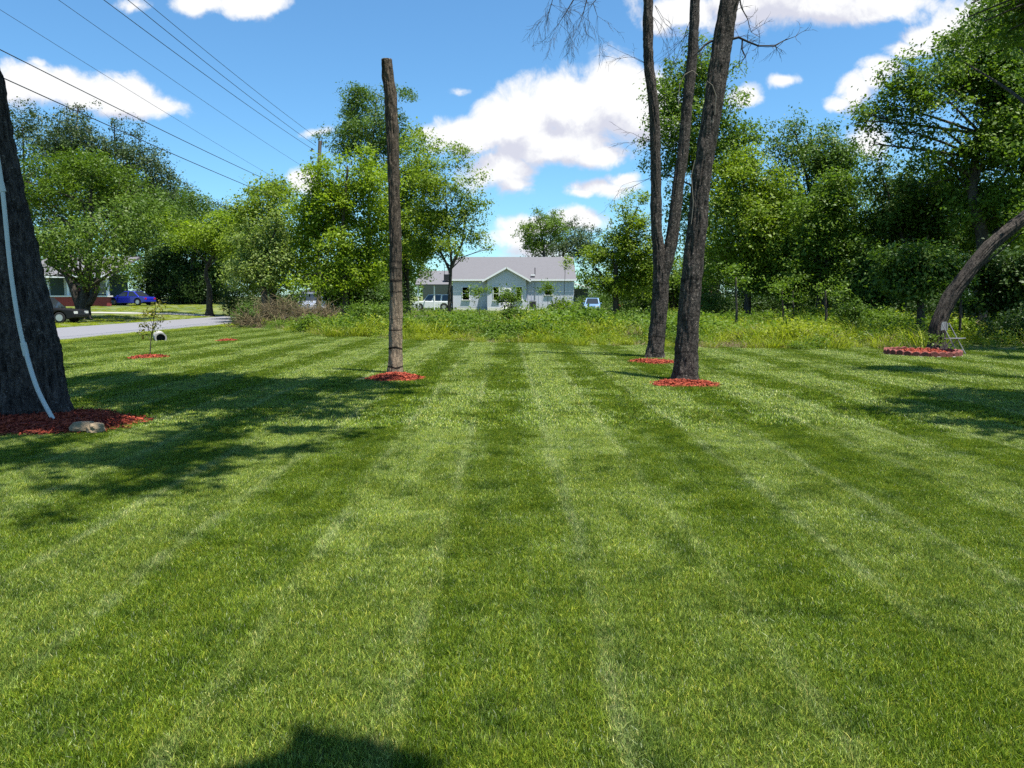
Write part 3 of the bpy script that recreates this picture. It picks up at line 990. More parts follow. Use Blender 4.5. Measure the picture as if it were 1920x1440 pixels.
bp3 = px_path(NT.y, (1336, 76), (1322, 84), (1312, 95), (1300, 104))
mb.tube([q - NT for q in bp3], [.022, .02, .014, .006], 6)
bp4 = px_path(NT.y, (1384, -20), (1390, 14), (1402, 36), (1408, 60))
mb.tube([q - NT for q in bp4], [.016, .012, .008, .004], 6)
for path in (bp, bp2, bp3, bp4):
    for q in path[1:]:
        for _ in range(3):
            twig_set(mb, q, (R.uniform(-.6, 1), R.uniform(-.4, .4), R.uniform(-1, .7)), R.uniform(.15, .42), .0050, 1, R, 0, NT)
mb.build('branch', M['twig'], nt_)
# light curved vines on the bark
mb = MB()
for vp in (((1322, 165), (1326, 152), (1336, 160), (1343, 180), (1340, 215)), ((1296, 420), (1300, 380), (1296, 330), (1303, 300))):
    mb.tube([q - NT for q in px_path(NT.y, *[(a, b, -.20) for a, b in vp])], [.008] * len(vp), 5)
mb.build('vine', M['vine'], nt_)

# forked trunk behind it
FT = gnd(1228, 671)
ft = empty('forked_tree', FT, 'dark trunk forking into two tall bare stems, farther back on the right', 'tree')
s0 = px_path(FT.y, (1227, 674), (1230, 640), (1235, 597), (1239, 530), (1236, 480), (1231, 430), (1230, 360), (1229, 287), (1226, 200), (1217, 130), (1215, 60), (1215, 0), (1214, -90), (1212, -200))
rough_trunk(ft, FT, s0, [.235, .205, .20, .20, .155, .135, .128, .122, .122, .118, .118, .115, .10, .07], M['bark_speck'], 56, 230, 0.028, 3.0, 1.8, 0.16, 8)
s1 = px_path(FT.y, (1240, 535), (1250, 492), (1259, 450), (1266, 400), (1271, 350), (1280, 290), (1289, 192), (1299, 96), (1303, 0), (1308, -110), (1310, -220))
rough_trunk(ft, FT, s1, [.15, .165, .158, .148, .14, .138, .130, .122, .115, .10, .06], M['bark_speck'], 56, 200, 0.018, 3.0, 1.8, 0, 9, 'stem')
mb = MB(); R = random.Random(15)
# bare drooping twigs high on the left stem
for a, b in (((1170, -190), ((1120, -60), (1075, 0), (1060, 25), (1048, 44))), ((1180, -180), ((1130, -60), (1100, 0), (1095, 20), (1087, 45))), ((1215, -120), ((1150, -70), (1040, -20), (1034, 8), (1030, 20))), ((1215, -60), ((1160, -50), (1112, 6), (1120, 30)))):
    pp = px_path(FT.y - .4, a, *b)
    mb.tube([q - FT for q in [s0[-2]] + pp], list(np.linspace(.030, .005, len(pp) + 1)), 6)
    for q in pp[2:]:
        for _ in range(3):
            twig_set(mb, q, (R.uniform(-.8, .5), R.uniform(-.4, .4), R.uniform(-1, -.2)), R.uniform(.4, .85), .0040, 2, R, -0.3, FT, .6)
    mb.build('branch', M['twig'], ft)
    mb = MB()
for a, dxy in (((1222, 265), (-1, 0, .25)), ((1226, 330), (-1, .1, -.3)), ((1213, 120), (-.6, 0, .2)), ((1222, 30), (.6, 0, -.8)), ((1228, 10), (.5, .2, -.9)), ((1262, 120), (.3, 0, 1)), ((1293, 60), (-.7, 0, -.6)), ((1297, 30), (-.5, 0, -.9))):
    for _ in range(2):
        twig_set(mb, at(a[0], a[1], FT.y), dxy, R.uniform(.6, 1.0), .0065, 2, R, -.15, FT, .5)
    mb.build('branch', M['twig'], ft)
    mb = MB()
mb = MB()
vp = ((1272, 200), (1274, 160), (1284, 140), (1298, 132), (1308, 140))
mb.tube([q - FT for q in px_path(FT.y, *[(a, b, -.22) for a, b in vp])], [.010] * len(vp), 5)
mb.build('vine', M['vine'], ft)

# leaning trunk at the right
LN = gnd(1757, 660)
ln = empty('leaning_tree', LN, 'grey brown trunk leaning steeply to the right out of the ringed mulch bed', 'tree')
lp = px_path(LN.y, (1756, 664), (1757, 640), (1760, 608), (1779, 562), (1811, 517), (1856, 462), (1911, 416), (1975, 358), (2040, 300), (2100, 240))
rough_trunk(ln, LN, lp, [.29, .205, .205, .20, .19, .18, .17, .16, .14, .10], M['bark_lean'], 72, 200, 0.030, 3.0, 1.2, 0.25, 12)
mb = MB()
mb.tube([q - LN for q in px_path(LN.y, (1800, 620, .1), (1801, 595, .1), (1800, 575, .1), (1804, 562, .05))], [.035, .034, .033, .025], 7)
mb.build('branch', M['bark_lean'], ln)
mb = MB()
mb.tube([q - LN for q in px_path(LN.y, (1840, 500, -.05), (1872, 474, -.05), (1915, 436, -.05))], [.02, .02, .015], 6)
mb.build('branch', M['bark_lean'], ln)
pos, li = lobes_to_clusters(PL(LN.y - .25, (1752, 640, 15, 16, 0), (1762, 655, 20, 8, 0)), 14, 3)
V, Q, T = leaf_cloud(pos, np.full(14, .14), 14, .07, 4)
link('ivy', fast_mesh('ivy', V - np.array(LN), Q, {'tint': T}), M['mid'], ln)
add_crown(ln, PL(LN.y, (2010, 330, 90, 60), (2090, 230, 120, 80), (2180, 320, 110, 80), (1960, 255, 40, 40)), 9000, 0.15, 'mid', 17, 24, .5, branch_from=lp[-2])

add_crown(ln, shade_lobes([(1660, 640, 60, 6), (1720, 636, 60, 7), (1600, 634, 40, 4), (1850, 648, 80, 5), (1920, 645, 80, 8), (1900, 672, 60, 4), (1690, 655, 50, 3), (1790, 630, 70, 8), (1680, 632, 90, 9), (1740, 645, 70, 6)], 9.5, 12.5, 8), 17000, .16, 'deep', 19, 24, .4, branch_from=lp[-2], br=.08)

# trees outside the frame whose branches or shade reach into it
OT = Vector((14.6, 11.0, 0))
ot = empty('overhanging_tree', OT, 'leafy boughs of a tree outside the frame hanging into the upper right corner', 'tree')
rough_trunk(ot, OT, [OT + Vector((0, 0, -.1)), OT + Vector((0, 0, 1.5)), OT + Vector((-.2, .1, 4)), OT + Vector((-.5, .2, 7)), OT + Vector((-.5, .4, 10))], [.36, .32, .28, .2, .1], M['bark'], 32, 60, .02, 3, 1, .2, 3)
ot_sh = [(1760, 745, 75, 9), (1850, 742, 100, 12), (1800, 765, 110, 12), (1890, 775, 100, 16), (1720, 757, 60, 6), (1640, 770, 55, 5), (1680, 778, 55, 4), (1780, 790, 90, 8), (1870, 800, 90, 10), (1850, 818, 45, 5), (1890, 826, 40, 5), (2000, 760, 140, 30), (2100, 800, 160, 40), (2020, 830, 120, 20)]
add_crown(ot, shade_lobes(ot_sh, 7.4, 9.0, 6), 16000, 0.16, 'deep', 21, 24, .26, branch_from=OT + Vector((-.5, .2, 7)))
add_crown(ot, PL(15.0, (1905, 20, 50, 22), (1860, 22, 22, 10), (1820, 6, 18, 7), (1815, 32, 12, 6), (1880, 62, 22, 14), (1915, 75, 30, 30), (1845, 40, 16, 7), (1960, 30, 60, 60), (1950, -40, 80, 40)), 4300, 0.13, 'mid', 23, 20, .18, branch_from=OT + Vector((-.5, .3, 8)), br=.06)
BT = Vector((-4.6, -2.6, 0))
bt = empty('overhead_tree', BT, 'tree behind the camera whose crown shades the grass at the bottom edge', 'tree')
rough_trunk(bt, BT, [BT + Vector((0, 0, -.1)), BT + Vector((0, 0, 2)), BT + Vector((.3, .3, 5)), BT + Vector((1.2, 1, 8)), BT + Vector((2.2, 1.8, 10))], [.3, .25, .22, .16, .06], M['bark'], 24, 40, .02, 3, 1, .2, 3)
add_crown(bt, shade_lobes([(645 + (px_ - 660) * .76, py_ + 12, rx_ * .48, ry__ * .50) for px_, py_, rx_, ry__ in [(545, 1402, 34, 12), (590, 1390, 36, 14), (640, 1385, 38, 18), (690, 1378, 36, 18), (735, 1374, 30, 14), (778, 1388, 30, 12), (815, 1398, 16, 7), (515, 1430, 40, 12), (575, 1420, 45, 14), (640, 1400, 50, 12), (705, 1405, 45, 18), (770, 1415, 45, 14), (760, 1440, 60, 14), (840, 1436, 34, 10), (560, 1450, 70, 10), (880, 1432, 14, 5), (500, 1500, 120, 30), (700, 1500, 120, 34), (640, 1600, 240, 60)]], 7.0, 7.8, 9), 8500, 0.11, 'deep', 29, 20, .05, branch_from=BT + Vector((1.2, 1, 8)))

# ------------------------------------------------------------------ the trees round the lawn
WOOD = 'trees bordering the rough ground'
tree('broadleaf_tree', 'wide green tree with forked trunk beside the dark truck across the road', on_ground(160, 52.5), PL(52.5, (150, 352, 78, 50), (85, 385, 62, 55), (232, 372, 70, 48), (168, 312, 58, 34), (258, 420, 52, 46), (110, 450, 64, 46, -4), (205, 440, 72, 46, -4.5), (62, 470, 44, 40), (262, 465, 38, 34), (150, 490, 58, 30, -5), (225, 500, 48, 26, -5), (50, 340, 34, 34), (105, 505, 36, 24), (85, 492, 30, 30, -3), (112, 470, 40, 30, -4)),
     21000, .21, 'mid_shade', 101, .52, 'trees across the road', trunk_pts=[on_ground(160, 52.5), at(158, 575, 52.5), at(160, 545, 52.5), at(168, 470, 52.5), at(170, 350, 52.5)])
def bough(root, Y, path, r0, r1, mat='bark'):
    pp = catmull(px_path(Y, *path), 4)
    o = MB().tube([q - root.location for q in pp], list(np.linspace(r0, r1, len(pp))), 8, .05).build('bough', M[mat], root, True)
    return o
t2 = [o for o in bpy.data.objects if o.name == 'broadleaf_tree'][0]
bough(t2, 52.5, ((152, 580), (140, 545), (122, 505), (108, 470), (95, 420)), .36, .12)
bough(t2, 52.5, ((166, 570), (180, 545), (186, 500), (200, 440)), .26, .10)

PINES = [
    (60, 88, [(42, 232, 40, 42), (60, 290, 55, 50), (40, 365, 60, 70), (75, 440, 60, 60)], 'tall dark pine half hidden by the broad trunk at left'),
    (145, 84, [(146, 202, 20, 24), (132, 232, 36, 26), (160, 245, 40, 30), (125, 275, 46, 34), (150, 300, 60, 44), (150, 370, 65, 62)], 'tallest dark pine behind the wide green tree across the road'),
    (222, 86, [(214, 232, 26, 22), (232, 262, 38, 30), (205, 280, 40, 30), (245, 300, 44, 34), (228, 330, 58, 50), (262, 365, 46, 40), (240, 410, 60, 60)], 'dark pine with rounded top right of the tallest pine'),
    (285, 90, [(268, 285, 16, 26), (285, 325, 30, 34), (310, 365, 30, 30), (300, 385, 40, 36), (330, 415, 40, 34), (280, 410, 50, 45)], 'smaller pine on the falling edge of the pine group'),
]
for i, (px, Y, sp_, lb) in enumerate(PINES):
    tree('pine_tree', lb, on_ground(px, Y), PL(Y, *sp_), 20000, .25, 'pine', 120 + i, .32, 'pines across the road', per=34, crad=.62, flat=.7, up=.5, jit=.28)
FAR = [
    ('broadleaf_tree', 368, 80, [(358, 366, 34, 24), (388, 392, 36, 32), (340, 402, 40, 36), (372, 436, 60, 42)], 'deep', 12000, 'dark rounded tree behind the lime foliage by the road'),
    ('broadleaf_tree', 428, 112, [(430, 384, 10, 14), (424, 412, 30, 22), (445, 425, 30, 24)], 'pine', 5000, 'small far tree peeping over the foliage near the road end'),
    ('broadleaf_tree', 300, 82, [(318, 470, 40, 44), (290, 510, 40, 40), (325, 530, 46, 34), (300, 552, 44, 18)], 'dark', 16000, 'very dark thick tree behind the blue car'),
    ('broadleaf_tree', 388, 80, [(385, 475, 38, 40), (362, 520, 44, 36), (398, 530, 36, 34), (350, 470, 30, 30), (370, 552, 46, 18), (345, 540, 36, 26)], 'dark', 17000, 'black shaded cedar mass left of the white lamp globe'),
    ('broadleaf_tree', 395, 60, [(345, 445, 42, 18), (398, 428, 46, 20), (430, 455, 44, 30), (445, 418, 30, 20), (320, 420, 30, 20)], 'yellow', 10000, 'lime green tree overhanging the dark cedar by the road'),
    ('broadleaf_tree', 515, 52, [(502, 360, 46, 28), (478, 405, 38, 36), (532, 372, 16, 20), (512, 425, 46, 44), (462, 460, 38, 42), (545, 470, 34, 50), (495, 500, 46, 40), (470, 530, 36, 22), (530, 532, 34, 22)], 'lime', 17000, 'bright green tree with rounded top left of the utility pole'),
    ('broadleaf_tree', 500, 46, [(478, 455, 30, 28), (520, 470, 26, 34), (498, 515, 36, 34), (452, 500, 24, 28), (520, 420, 20, 24)], 'pale', 7000, 'pale flowering small tree above the brush pile'),
    ('broadleaf_tree', 650, 47, [(652, 312, 40, 24), (612, 352, 40, 36), (692, 345, 36, 38), (642, 392, 74, 50), (584, 415, 36, 40), (702, 425, 36, 44), (622, 460, 60, 44), (692, 482, 40, 38), (572, 480, 30, 36), (600, 512, 46, 28), (655, 515, 50, 28), (705, 522, 34, 26), (545, 510, 26, 22)], 'yellow', 27000, 'big bright yellow green tree just left of the tall stump'),
    ('broadleaf_tree', 764, 56, [(790, 272, 24, 32), (775, 330, 38, 48), (752, 395, 44, 54), (772, 455, 40, 40), (735, 450, 30, 40), (760, 505, 38, 28)], 'lime', 15000, 'narrow green tree right behind the tall stump'),
    ('broadleaf_tree', 695, 80, [(668, 192, 38, 26), (705, 188, 40, 26), (650, 230, 28, 36), (735, 220, 30, 30), (692, 250, 58, 40), (745, 255, 22, 24), (655, 275, 32, 26), (715, 300, 44, 30)], 'deep', 17000, 'tall dark rounded tree rising behind the yellow green tree'),
    ('broadleaf_tree', 1050, 112, [(1062, 448, 38, 26), (1085, 465, 26, 34), (1015, 462, 34, 20), (1050, 478, 54, 20)], 'pine', 9000, 'dark bushy tree behind the right end of the house roof'),
    ('broadleaf_tree', 1018, 104, [(1020, 432, 32, 22), (1010, 404, 9, 10), (1042, 406, 10, 12), (1000, 452, 26, 18), (1045, 440, 24, 18)], 'mid', 6000, 'green tree with two sprigs on top behind the house roof'),
    ('broadleaf_tree', 1155, 58, [(1150, 470, 44, 30), (1182, 428, 32, 36), (1112, 500, 34, 26), (1196, 388, 24, 26), (1165, 518, 48, 28), (1202, 490, 30, 46), (1125, 530, 34, 20)], 'lime', 16000, 'bright green tree between the white house and the forked trunk'),
    ('tall_broadleaf_tree', 1289, 46, [(1290, 128, 40, 34), (1258, 178, 40, 42), (1332, 168, 36, 42), (1292, 232, 66, 46), (1372, 232, 42, 36), (1248, 268, 36, 32), (1404, 250, 26, 22), (1312, 300, 56, 42), (1236, 322, 20, 22), (1358, 322, 40, 40), (1282, 385, 42, 36)], 'mid', 20000, 'tall thin crowned tree behind the two dark right trunks'),
    ('broadleaf_tree', 1400, 43, [(1392, 318, 46, 36), (1420, 378, 48, 46), (1355, 400, 36, 40), (1385, 450, 62, 46), (1442, 432, 38, 42), (1360, 500, 50, 40), (1425, 510, 48, 40)], 'lime', 24000, 'bright green bushy tree right of the thick speckled trunk'),
    ('broadleaf_tree', 1525, 50, [(1490, 245, 28, 28), (1552, 252, 26, 22), (1520, 290, 66, 42), (1478, 350, 48, 48), (1572, 335, 44, 46), (1530, 400, 70, 48)], 'deep', 22000, 'dark green twin topped tree in the middle of the right woods'),
    ('giant_broadleaf_tree', 1830, 35, [(1615, 225, 30, 20), (1665, 195, 46, 36), (1725, 140, 50, 32), (1700, 245, 46, 24), (1790, 125, 50, 34), (1845, 145, 60, 50), (1890, 200, 60, 60), (1850, 275, 62, 48), (1740, 285, 40, 24), (1905, 310, 56, 50), (1795, 330, 60, 36), (1640, 270, 26, 12), (1930, 130, 60, 60), (1880, 90, 60, 40), (1770, 180, 46, 30), (1900, 400, 60, 50), (1820, 400, 60, 40), (1750, 230, 40, 22)], 'mid', 44000, 'largest tree towering at the right behind the leaning trunk'),
    ('broadleaf_tree', 1690, 39, [(1655, 335, 34, 34), (1702, 345, 42, 36), (1742, 390, 56, 46), (1662, 405, 56, 46), (1710, 455, 68, 46)], 'deep', 20000, 'dense dark tree under the spreading bough of the largest tree'),
    ('understory_tree', 1545, 40, [(1560, 366, 32, 26), (1540, 420, 42, 42), (1582, 450, 42, 42), (1520, 480, 38, 38), (1562, 525, 44, 34)], 'mid', 15000, 'young green tree in front of the dark twin topped tree'),
    ('understory_tree', 1470, 42, [(1465, 470, 36, 36), (1490, 520, 40, 36), (1450, 530, 38, 26)], 'mid', 9000, 'small slim tree at the left part of the woods edge'),
    ('understory_tree', 1640, 38, [(1622, 490, 46, 44), (1680, 515, 46, 40), (1645, 555, 46, 26)], 'deep', 13000, 'low dark tree left of the leaning trunk'),
    ('understory_tree', 1724, 30, [(1720, 480, 42, 38), (1698, 535, 36, 28), (1752, 520, 34, 28)], 'deep', 9000, 'slim dark stemmed tree just left of the leaning trunk'),
    ('understory_tree', 1885, 37, [(1885, 372, 42, 30), (1832, 362, 36, 28), (1902, 440, 48, 44), (1850, 420, 36, 30)], 'lime', 12000, 'light green tree above the upper end of the leaning trunk'),
    ('understory_tree', 1870, 31, [(1850, 505, 54, 40), (1905, 540, 50, 46), (1828, 560, 34, 24), (1880, 590, 50, 18)], 'dark', 13000, 'dark shaded tree right of the folding chair'),
    ('understory_tree', 1260, 62, [(1235, 520, 34, 36), (1285, 530, 40, 36), (1330, 500, 34, 50), (1255, 555, 44, 20)], 'deep', 12000, 'dark shrubby tree showing between the two right trunks'),
    ('understory_tree', 745, 68, [(768, 480, 34, 36), (735, 520, 40, 40), (755, 555, 30, 22)], 'deep', 9000, 'dark tree left of the house carport'),
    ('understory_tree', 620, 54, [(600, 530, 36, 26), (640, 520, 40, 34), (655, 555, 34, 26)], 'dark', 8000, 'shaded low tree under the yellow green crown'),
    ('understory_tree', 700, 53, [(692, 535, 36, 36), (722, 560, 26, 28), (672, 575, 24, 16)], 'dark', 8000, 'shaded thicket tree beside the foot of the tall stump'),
]
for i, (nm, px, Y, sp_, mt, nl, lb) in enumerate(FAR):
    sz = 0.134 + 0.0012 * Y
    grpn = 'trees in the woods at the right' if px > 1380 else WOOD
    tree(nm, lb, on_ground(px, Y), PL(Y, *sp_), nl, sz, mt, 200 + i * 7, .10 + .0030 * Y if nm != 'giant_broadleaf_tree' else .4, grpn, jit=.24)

# the loose tree in front of the house, its trunk clear of leaves below
LB = on_ground(843, 50)
tl = tree('broadleaf_tree', 'loose open tree with a bare forked trunk in front of the house', LB,
     PL(50, (832, 300, 40, 24), (868, 312, 18, 22), (800, 342, 38, 36), (850, 358, 40, 34), (872, 402, 38, 28), (822, 412, 48, 34), (888, 442, 26, 16), (918, 466, 20, 9), (800, 462, 34, 24), (868, 482, 18, 8), (850, 460, 34, 18), (878, 290, 8, 20)), 15000, .165, 'lime', 333, .15, WOOD,
     trunk_pts=[LB, at(843, 560, 50), at(845, 510, 50), at(846, 484, 50), at(838, 420, 50), at(835, 330, 50)], jit=.3)
bough(tl, 50, ((845, 505), (856, 480), (868, 450), (872, 400)), .10, .03)
bough(tl, 50, ((845, 512), (834, 488), (820, 460), (806, 430)), .10, .03)

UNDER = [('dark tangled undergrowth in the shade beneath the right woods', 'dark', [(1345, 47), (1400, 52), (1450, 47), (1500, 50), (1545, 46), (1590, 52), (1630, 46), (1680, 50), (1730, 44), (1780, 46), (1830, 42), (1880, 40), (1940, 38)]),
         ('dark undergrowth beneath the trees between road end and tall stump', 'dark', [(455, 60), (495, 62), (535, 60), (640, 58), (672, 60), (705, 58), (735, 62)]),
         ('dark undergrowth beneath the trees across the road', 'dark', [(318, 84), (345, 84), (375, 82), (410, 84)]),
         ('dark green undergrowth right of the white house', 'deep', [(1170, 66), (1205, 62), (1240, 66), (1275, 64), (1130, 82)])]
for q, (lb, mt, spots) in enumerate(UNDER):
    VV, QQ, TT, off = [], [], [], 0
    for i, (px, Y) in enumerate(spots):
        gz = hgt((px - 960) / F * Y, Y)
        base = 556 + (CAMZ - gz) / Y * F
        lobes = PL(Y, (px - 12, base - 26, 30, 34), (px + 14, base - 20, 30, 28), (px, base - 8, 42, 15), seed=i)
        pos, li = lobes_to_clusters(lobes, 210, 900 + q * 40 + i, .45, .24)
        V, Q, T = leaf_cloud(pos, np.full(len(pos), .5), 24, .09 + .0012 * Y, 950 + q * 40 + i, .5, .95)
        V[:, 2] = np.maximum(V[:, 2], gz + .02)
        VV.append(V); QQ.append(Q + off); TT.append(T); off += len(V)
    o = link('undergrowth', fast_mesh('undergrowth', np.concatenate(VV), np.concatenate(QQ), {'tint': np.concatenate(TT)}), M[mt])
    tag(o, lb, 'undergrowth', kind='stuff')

# far wood closing the view at the right and behind
WALL = [(1340, 66, 330), (1430, 70, 330), (1520, 64, 330), (1600, 60, 330), (1680, 66, 340), (1760, 58, 320), (1850, 60, 330), (1950, 56, 300), (2080, 52, 250), (2200, 46, 200), (1200, 90, 470)]
wl_words = ['leftmost', 'second', 'third', 'fourth', 'fifth', 'sixth', 'seventh', 'eighth', 'ninth', 'tenth']
wall_lobes = lambda px, Y, tp: PL(Y, (px, tp + 50, 50, 50), (px - 40, tp + 110, 60, 60), (px + 45, tp + 120, 60, 60), (px, tp + 180, 80, 55), (px - 30, tp + 225, 60, 30), (px + 40, tp + 230, 60, 30))
for i, (px, Y, tp) in enumerate(WALL):
    lb = '%s of the dark background trees deep in the right woods' % wl_words[i] if i < 10 else 'dark tree standing behind the bright tree right of the house'
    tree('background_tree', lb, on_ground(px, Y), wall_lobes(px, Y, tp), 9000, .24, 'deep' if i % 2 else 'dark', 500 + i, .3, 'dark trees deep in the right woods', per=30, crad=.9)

RF = np.random.default_rng(77)
fc = []
for k in range(3000):
    x = RF.uniform(-190, 190); y = RF.uniform(128, 150)
    hh = 5.2 + 2.2 * mnoise.noise(Vector((x * .06, y * .05, 1.7))) + (6 if x < -42 else 0) + (8 if x > 32 else 0)
    fc.append((x, y, RF.uniform(.2, 1) ** .8 * hh + hgt(x, y)))
V, Q, T = leaf_cloud(np.array(fc), np.full(len(fc), 1.4), 22, .60, 78, .6, .9)
fw = link('far_wood', fast_mesh('far_wood', V, Q, {'tint': T}), M['deep'])
tag(fw, 'far green tree line closing the horizon behind the houses', 'far wood', kind='stuff')

# ------------------------------------------------------------------ slim trunks at the edge of the wood
SLIM = [(1378, 30.5, 628, 520, .06, 'dark', 'thin dark stem with cut brush at its foot in the weeds'), (1465, 36, 612, 540, .05, 'pale', 'pale thin stem at the woods edge'), (1485, 38, 608, 545, .045, 'pale', 'thinner pale stem right of the pale one'),
        (1525, 40, 605, 510, .11, 'dark', 'leaning brown stem in the woods edge'), (1546, 33, 617, 545, .07, 'dark', 'dark forked stem in the weeds before the woods'), (1247, 34, 610, 500, .04, 'pale', 'pale slim stem between the two right trunks'), (1800, 29, 640, 540, .045, 'pale', 'pale slim stem behind the folding chair')]
for i, (px, Y, yb, yt, r, kd, lb) in enumerate(SLIM):
    b = on_ground(px, Y); top = at(px + (14 if i == 3 else 2), yt, Y)
    root = empty('sapling_stem', b, lb, 'sapling', 'slim stems at the woods edge')
    pp = catmull([b - Vector((0, 0, .05)), b.lerp(top, .4) + Vector((.05, 0, 0)), b.lerp(top, .75), top], 4)
    MB().tube([q - b for q in pp], list(np.linspace(r, r * .5, len(pp))), 7, .06, i).build('stem', M['bark'] if kd == 'dark' else M['bark_lean'], root, True)
    pos, li = lobes_to_clusters([(tuple(top), (.9, .9, .7)), (tuple(b.lerp(top, .85) + Vector((.5, -.2, 0))), (.7, .7, .4))], 22, 60 + i)
    V, Q, T = leaf_cloud(pos, np.full(22, .28), 20, .13, 61 + i)
    link('leaves', fast_mesh('leaves', V - np.array(b), Q, {'tint': T}), M['mid'], root)

# ------------------------------------------------------------------ shrubs and weeds in the rough ground
SHR = [(958, 33, [(958, 562, 17, 18), (968, 585, 20, 16), (945, 590, 14, 16), (975, 600, 22, 14)], 'mid', 'leafy young tree in the weeds before the house door', 2600),
       (1058, 34, [(1058, 572, 16, 10), (1060, 492, 9, 9), (1052, 586, 12, 8)], 'lime', 'thin young tree with tufted top before the right house wall', 1000),
       (1027, 42, [(1027, 541, 12, 9)], 'mid', 'leafy twig tip before the right house window', 500),
       (900, 38, [(898, 545, 16, 7), (885, 558, 14, 6), (905, 600, 14, 8)], 'mid', 'drooping leafy shrub before the left house wall', 900),
       (690, 34, [(680, 580, 26, 13), (705, 592, 26, 16), (665, 598, 20, 12)], 'mid', 'round green bush left of the tall stump', 3000),
       (600, 33, [(590, 612, 30, 13), (625, 612, 24, 11), (565, 618, 22, 10)], 'weed2', 'low yellow green bush before the brush pile', 3000),
       (780, 31, [(775, 612, 22, 13), (800, 618, 22, 12)], 'weed2', 'low green bush right of the tall stump', 2400),
       (1120, 30, [(1118, 625, 22, 12), (1145, 632, 20, 9)], 'weed2', 'low bright bush left of the forked trunk', 2400),
       (940, 28, [(930, 618, 18, 13), (955, 625, 22, 12)], 'mid', 'dark green bush at the lawn edge below the young tree', 2400),
       (1590, 33, [(1590, 600, 24, 24), (1612, 615, 22, 18)], 'deep', 'dark shrub at the lawn edge before the right woods', 2600),
       (1690, 34, [(1660, 602, 30, 14), (1700, 608, 26, 14)], 'weed2', 'sunlit yellow green shrub before the dark woods', 2200),
       (1815, 26, [(1812, 615, 12, 14), (1820, 628, 10, 10)], 'yellow', 'sunlit small shrub behind the folding chair', 900),
       (1880, 25, [(1870, 620, 34, 24), (1915, 615, 40, 34)], 'dark', 'dark tangled shrub at the right edge behind the lawn', 3000),
       (490, 39, [(462, 588, 16, 12), (450, 600, 14, 8)], 'deep', 'small dark shrub at the left foot of the brush pile', 1500),
       (1340, 44, [(1330, 560, 30, 26), (1350, 585, 30, 14)], 'deep', 'dark shrub right of the thick speckled trunk', 2500),
       (740, 40, [(725, 575, 20, 26), (745, 590, 18, 18)], 'deep', 'dark shrub behind the lower stump', 2200)]
for i, (px, Y, sp_, mt, lb, nl) in enumerate(SHR):
    tree('shrub', lb, on_ground(px, Y), PL(Y, *sp_), nl, .10, mt, 700 + i * 3, .025, 'shrubs in the rough ground', per=20, crad=.22, cat='shrub', zmin=.04)

def weed_tuft(name, n, h, w, spread, mat, seed, lean=.5):
    R = np.random.default_rng(seed)
    a = R.uniform(0, 2 * np.pi, n); r = spread * np.sqrt(R.random(n))
    p = np.stack([np.cos(a) * r, np.sin(a) * r, np.zeros(n)], 1)
    t = R.normal(0, lean, (n, 2)) * .6 + p[:, :2] / max(spread, .01) * .25
    d = np.concatenate([t, np.ones((n, 1))], 1); d /= np.linalg.norm(d, axis=1)[:, None]
    hh = (h * R.uniform(.4, 1.15, n))[:, None]
    sa = R.uniform(0, 2 * np.pi, n)
    s = np.stack([np.cos(sa), np.sin(sa), np.zeros(n)], 1)
    ww = (w * R.uniform(.6, 1.4, n))[:, None]
    mid = p + d * hh * .6
    tip = p + d * hh + np.concatenate([t * .6, np.full((n, 1), -.12)], 1) * hh
    V = np.stack([p - s * ww * .4, p + s * ww * .4, mid + s * ww * .5, mid - s * ww * .5, tip + s * ww * .08, tip - s * ww * .08], 1).reshape(-1, 3)
    k = np.arange(n)[:, None] * 6
    Q = np.concatenate([k + np.array([0, 1, 2, 3]), k + np.array([3, 2, 4, 5])], 0)
    me = fast_mesh(name, V, Q, {'tint': np.repeat(R.random(n), 6)})
    me.materials.append(M[mat])
    return bpy.data.objects.new(name, me)

def weed_leafy(name, h, spread, n, size, mat, seed):
    R = np.random.default_rng(seed)
    c = np.stack([R.normal(0, spread * .5, 14), R.normal(0, spread * .5, 14), R.uniform(.12, 1, 14) * h], 1)
    V, Q, T = leaf_cloud(c, np.full(14, spread * .45), n // 14, size, seed, .7, .9)
    V[:, 2] = np.maximum(V[:, 2], .01)
    me = fast_mesh(name, V, Q, {'tint': T}); me.materials.append(M[mat])
    return bpy.data.objects.new(name, me)

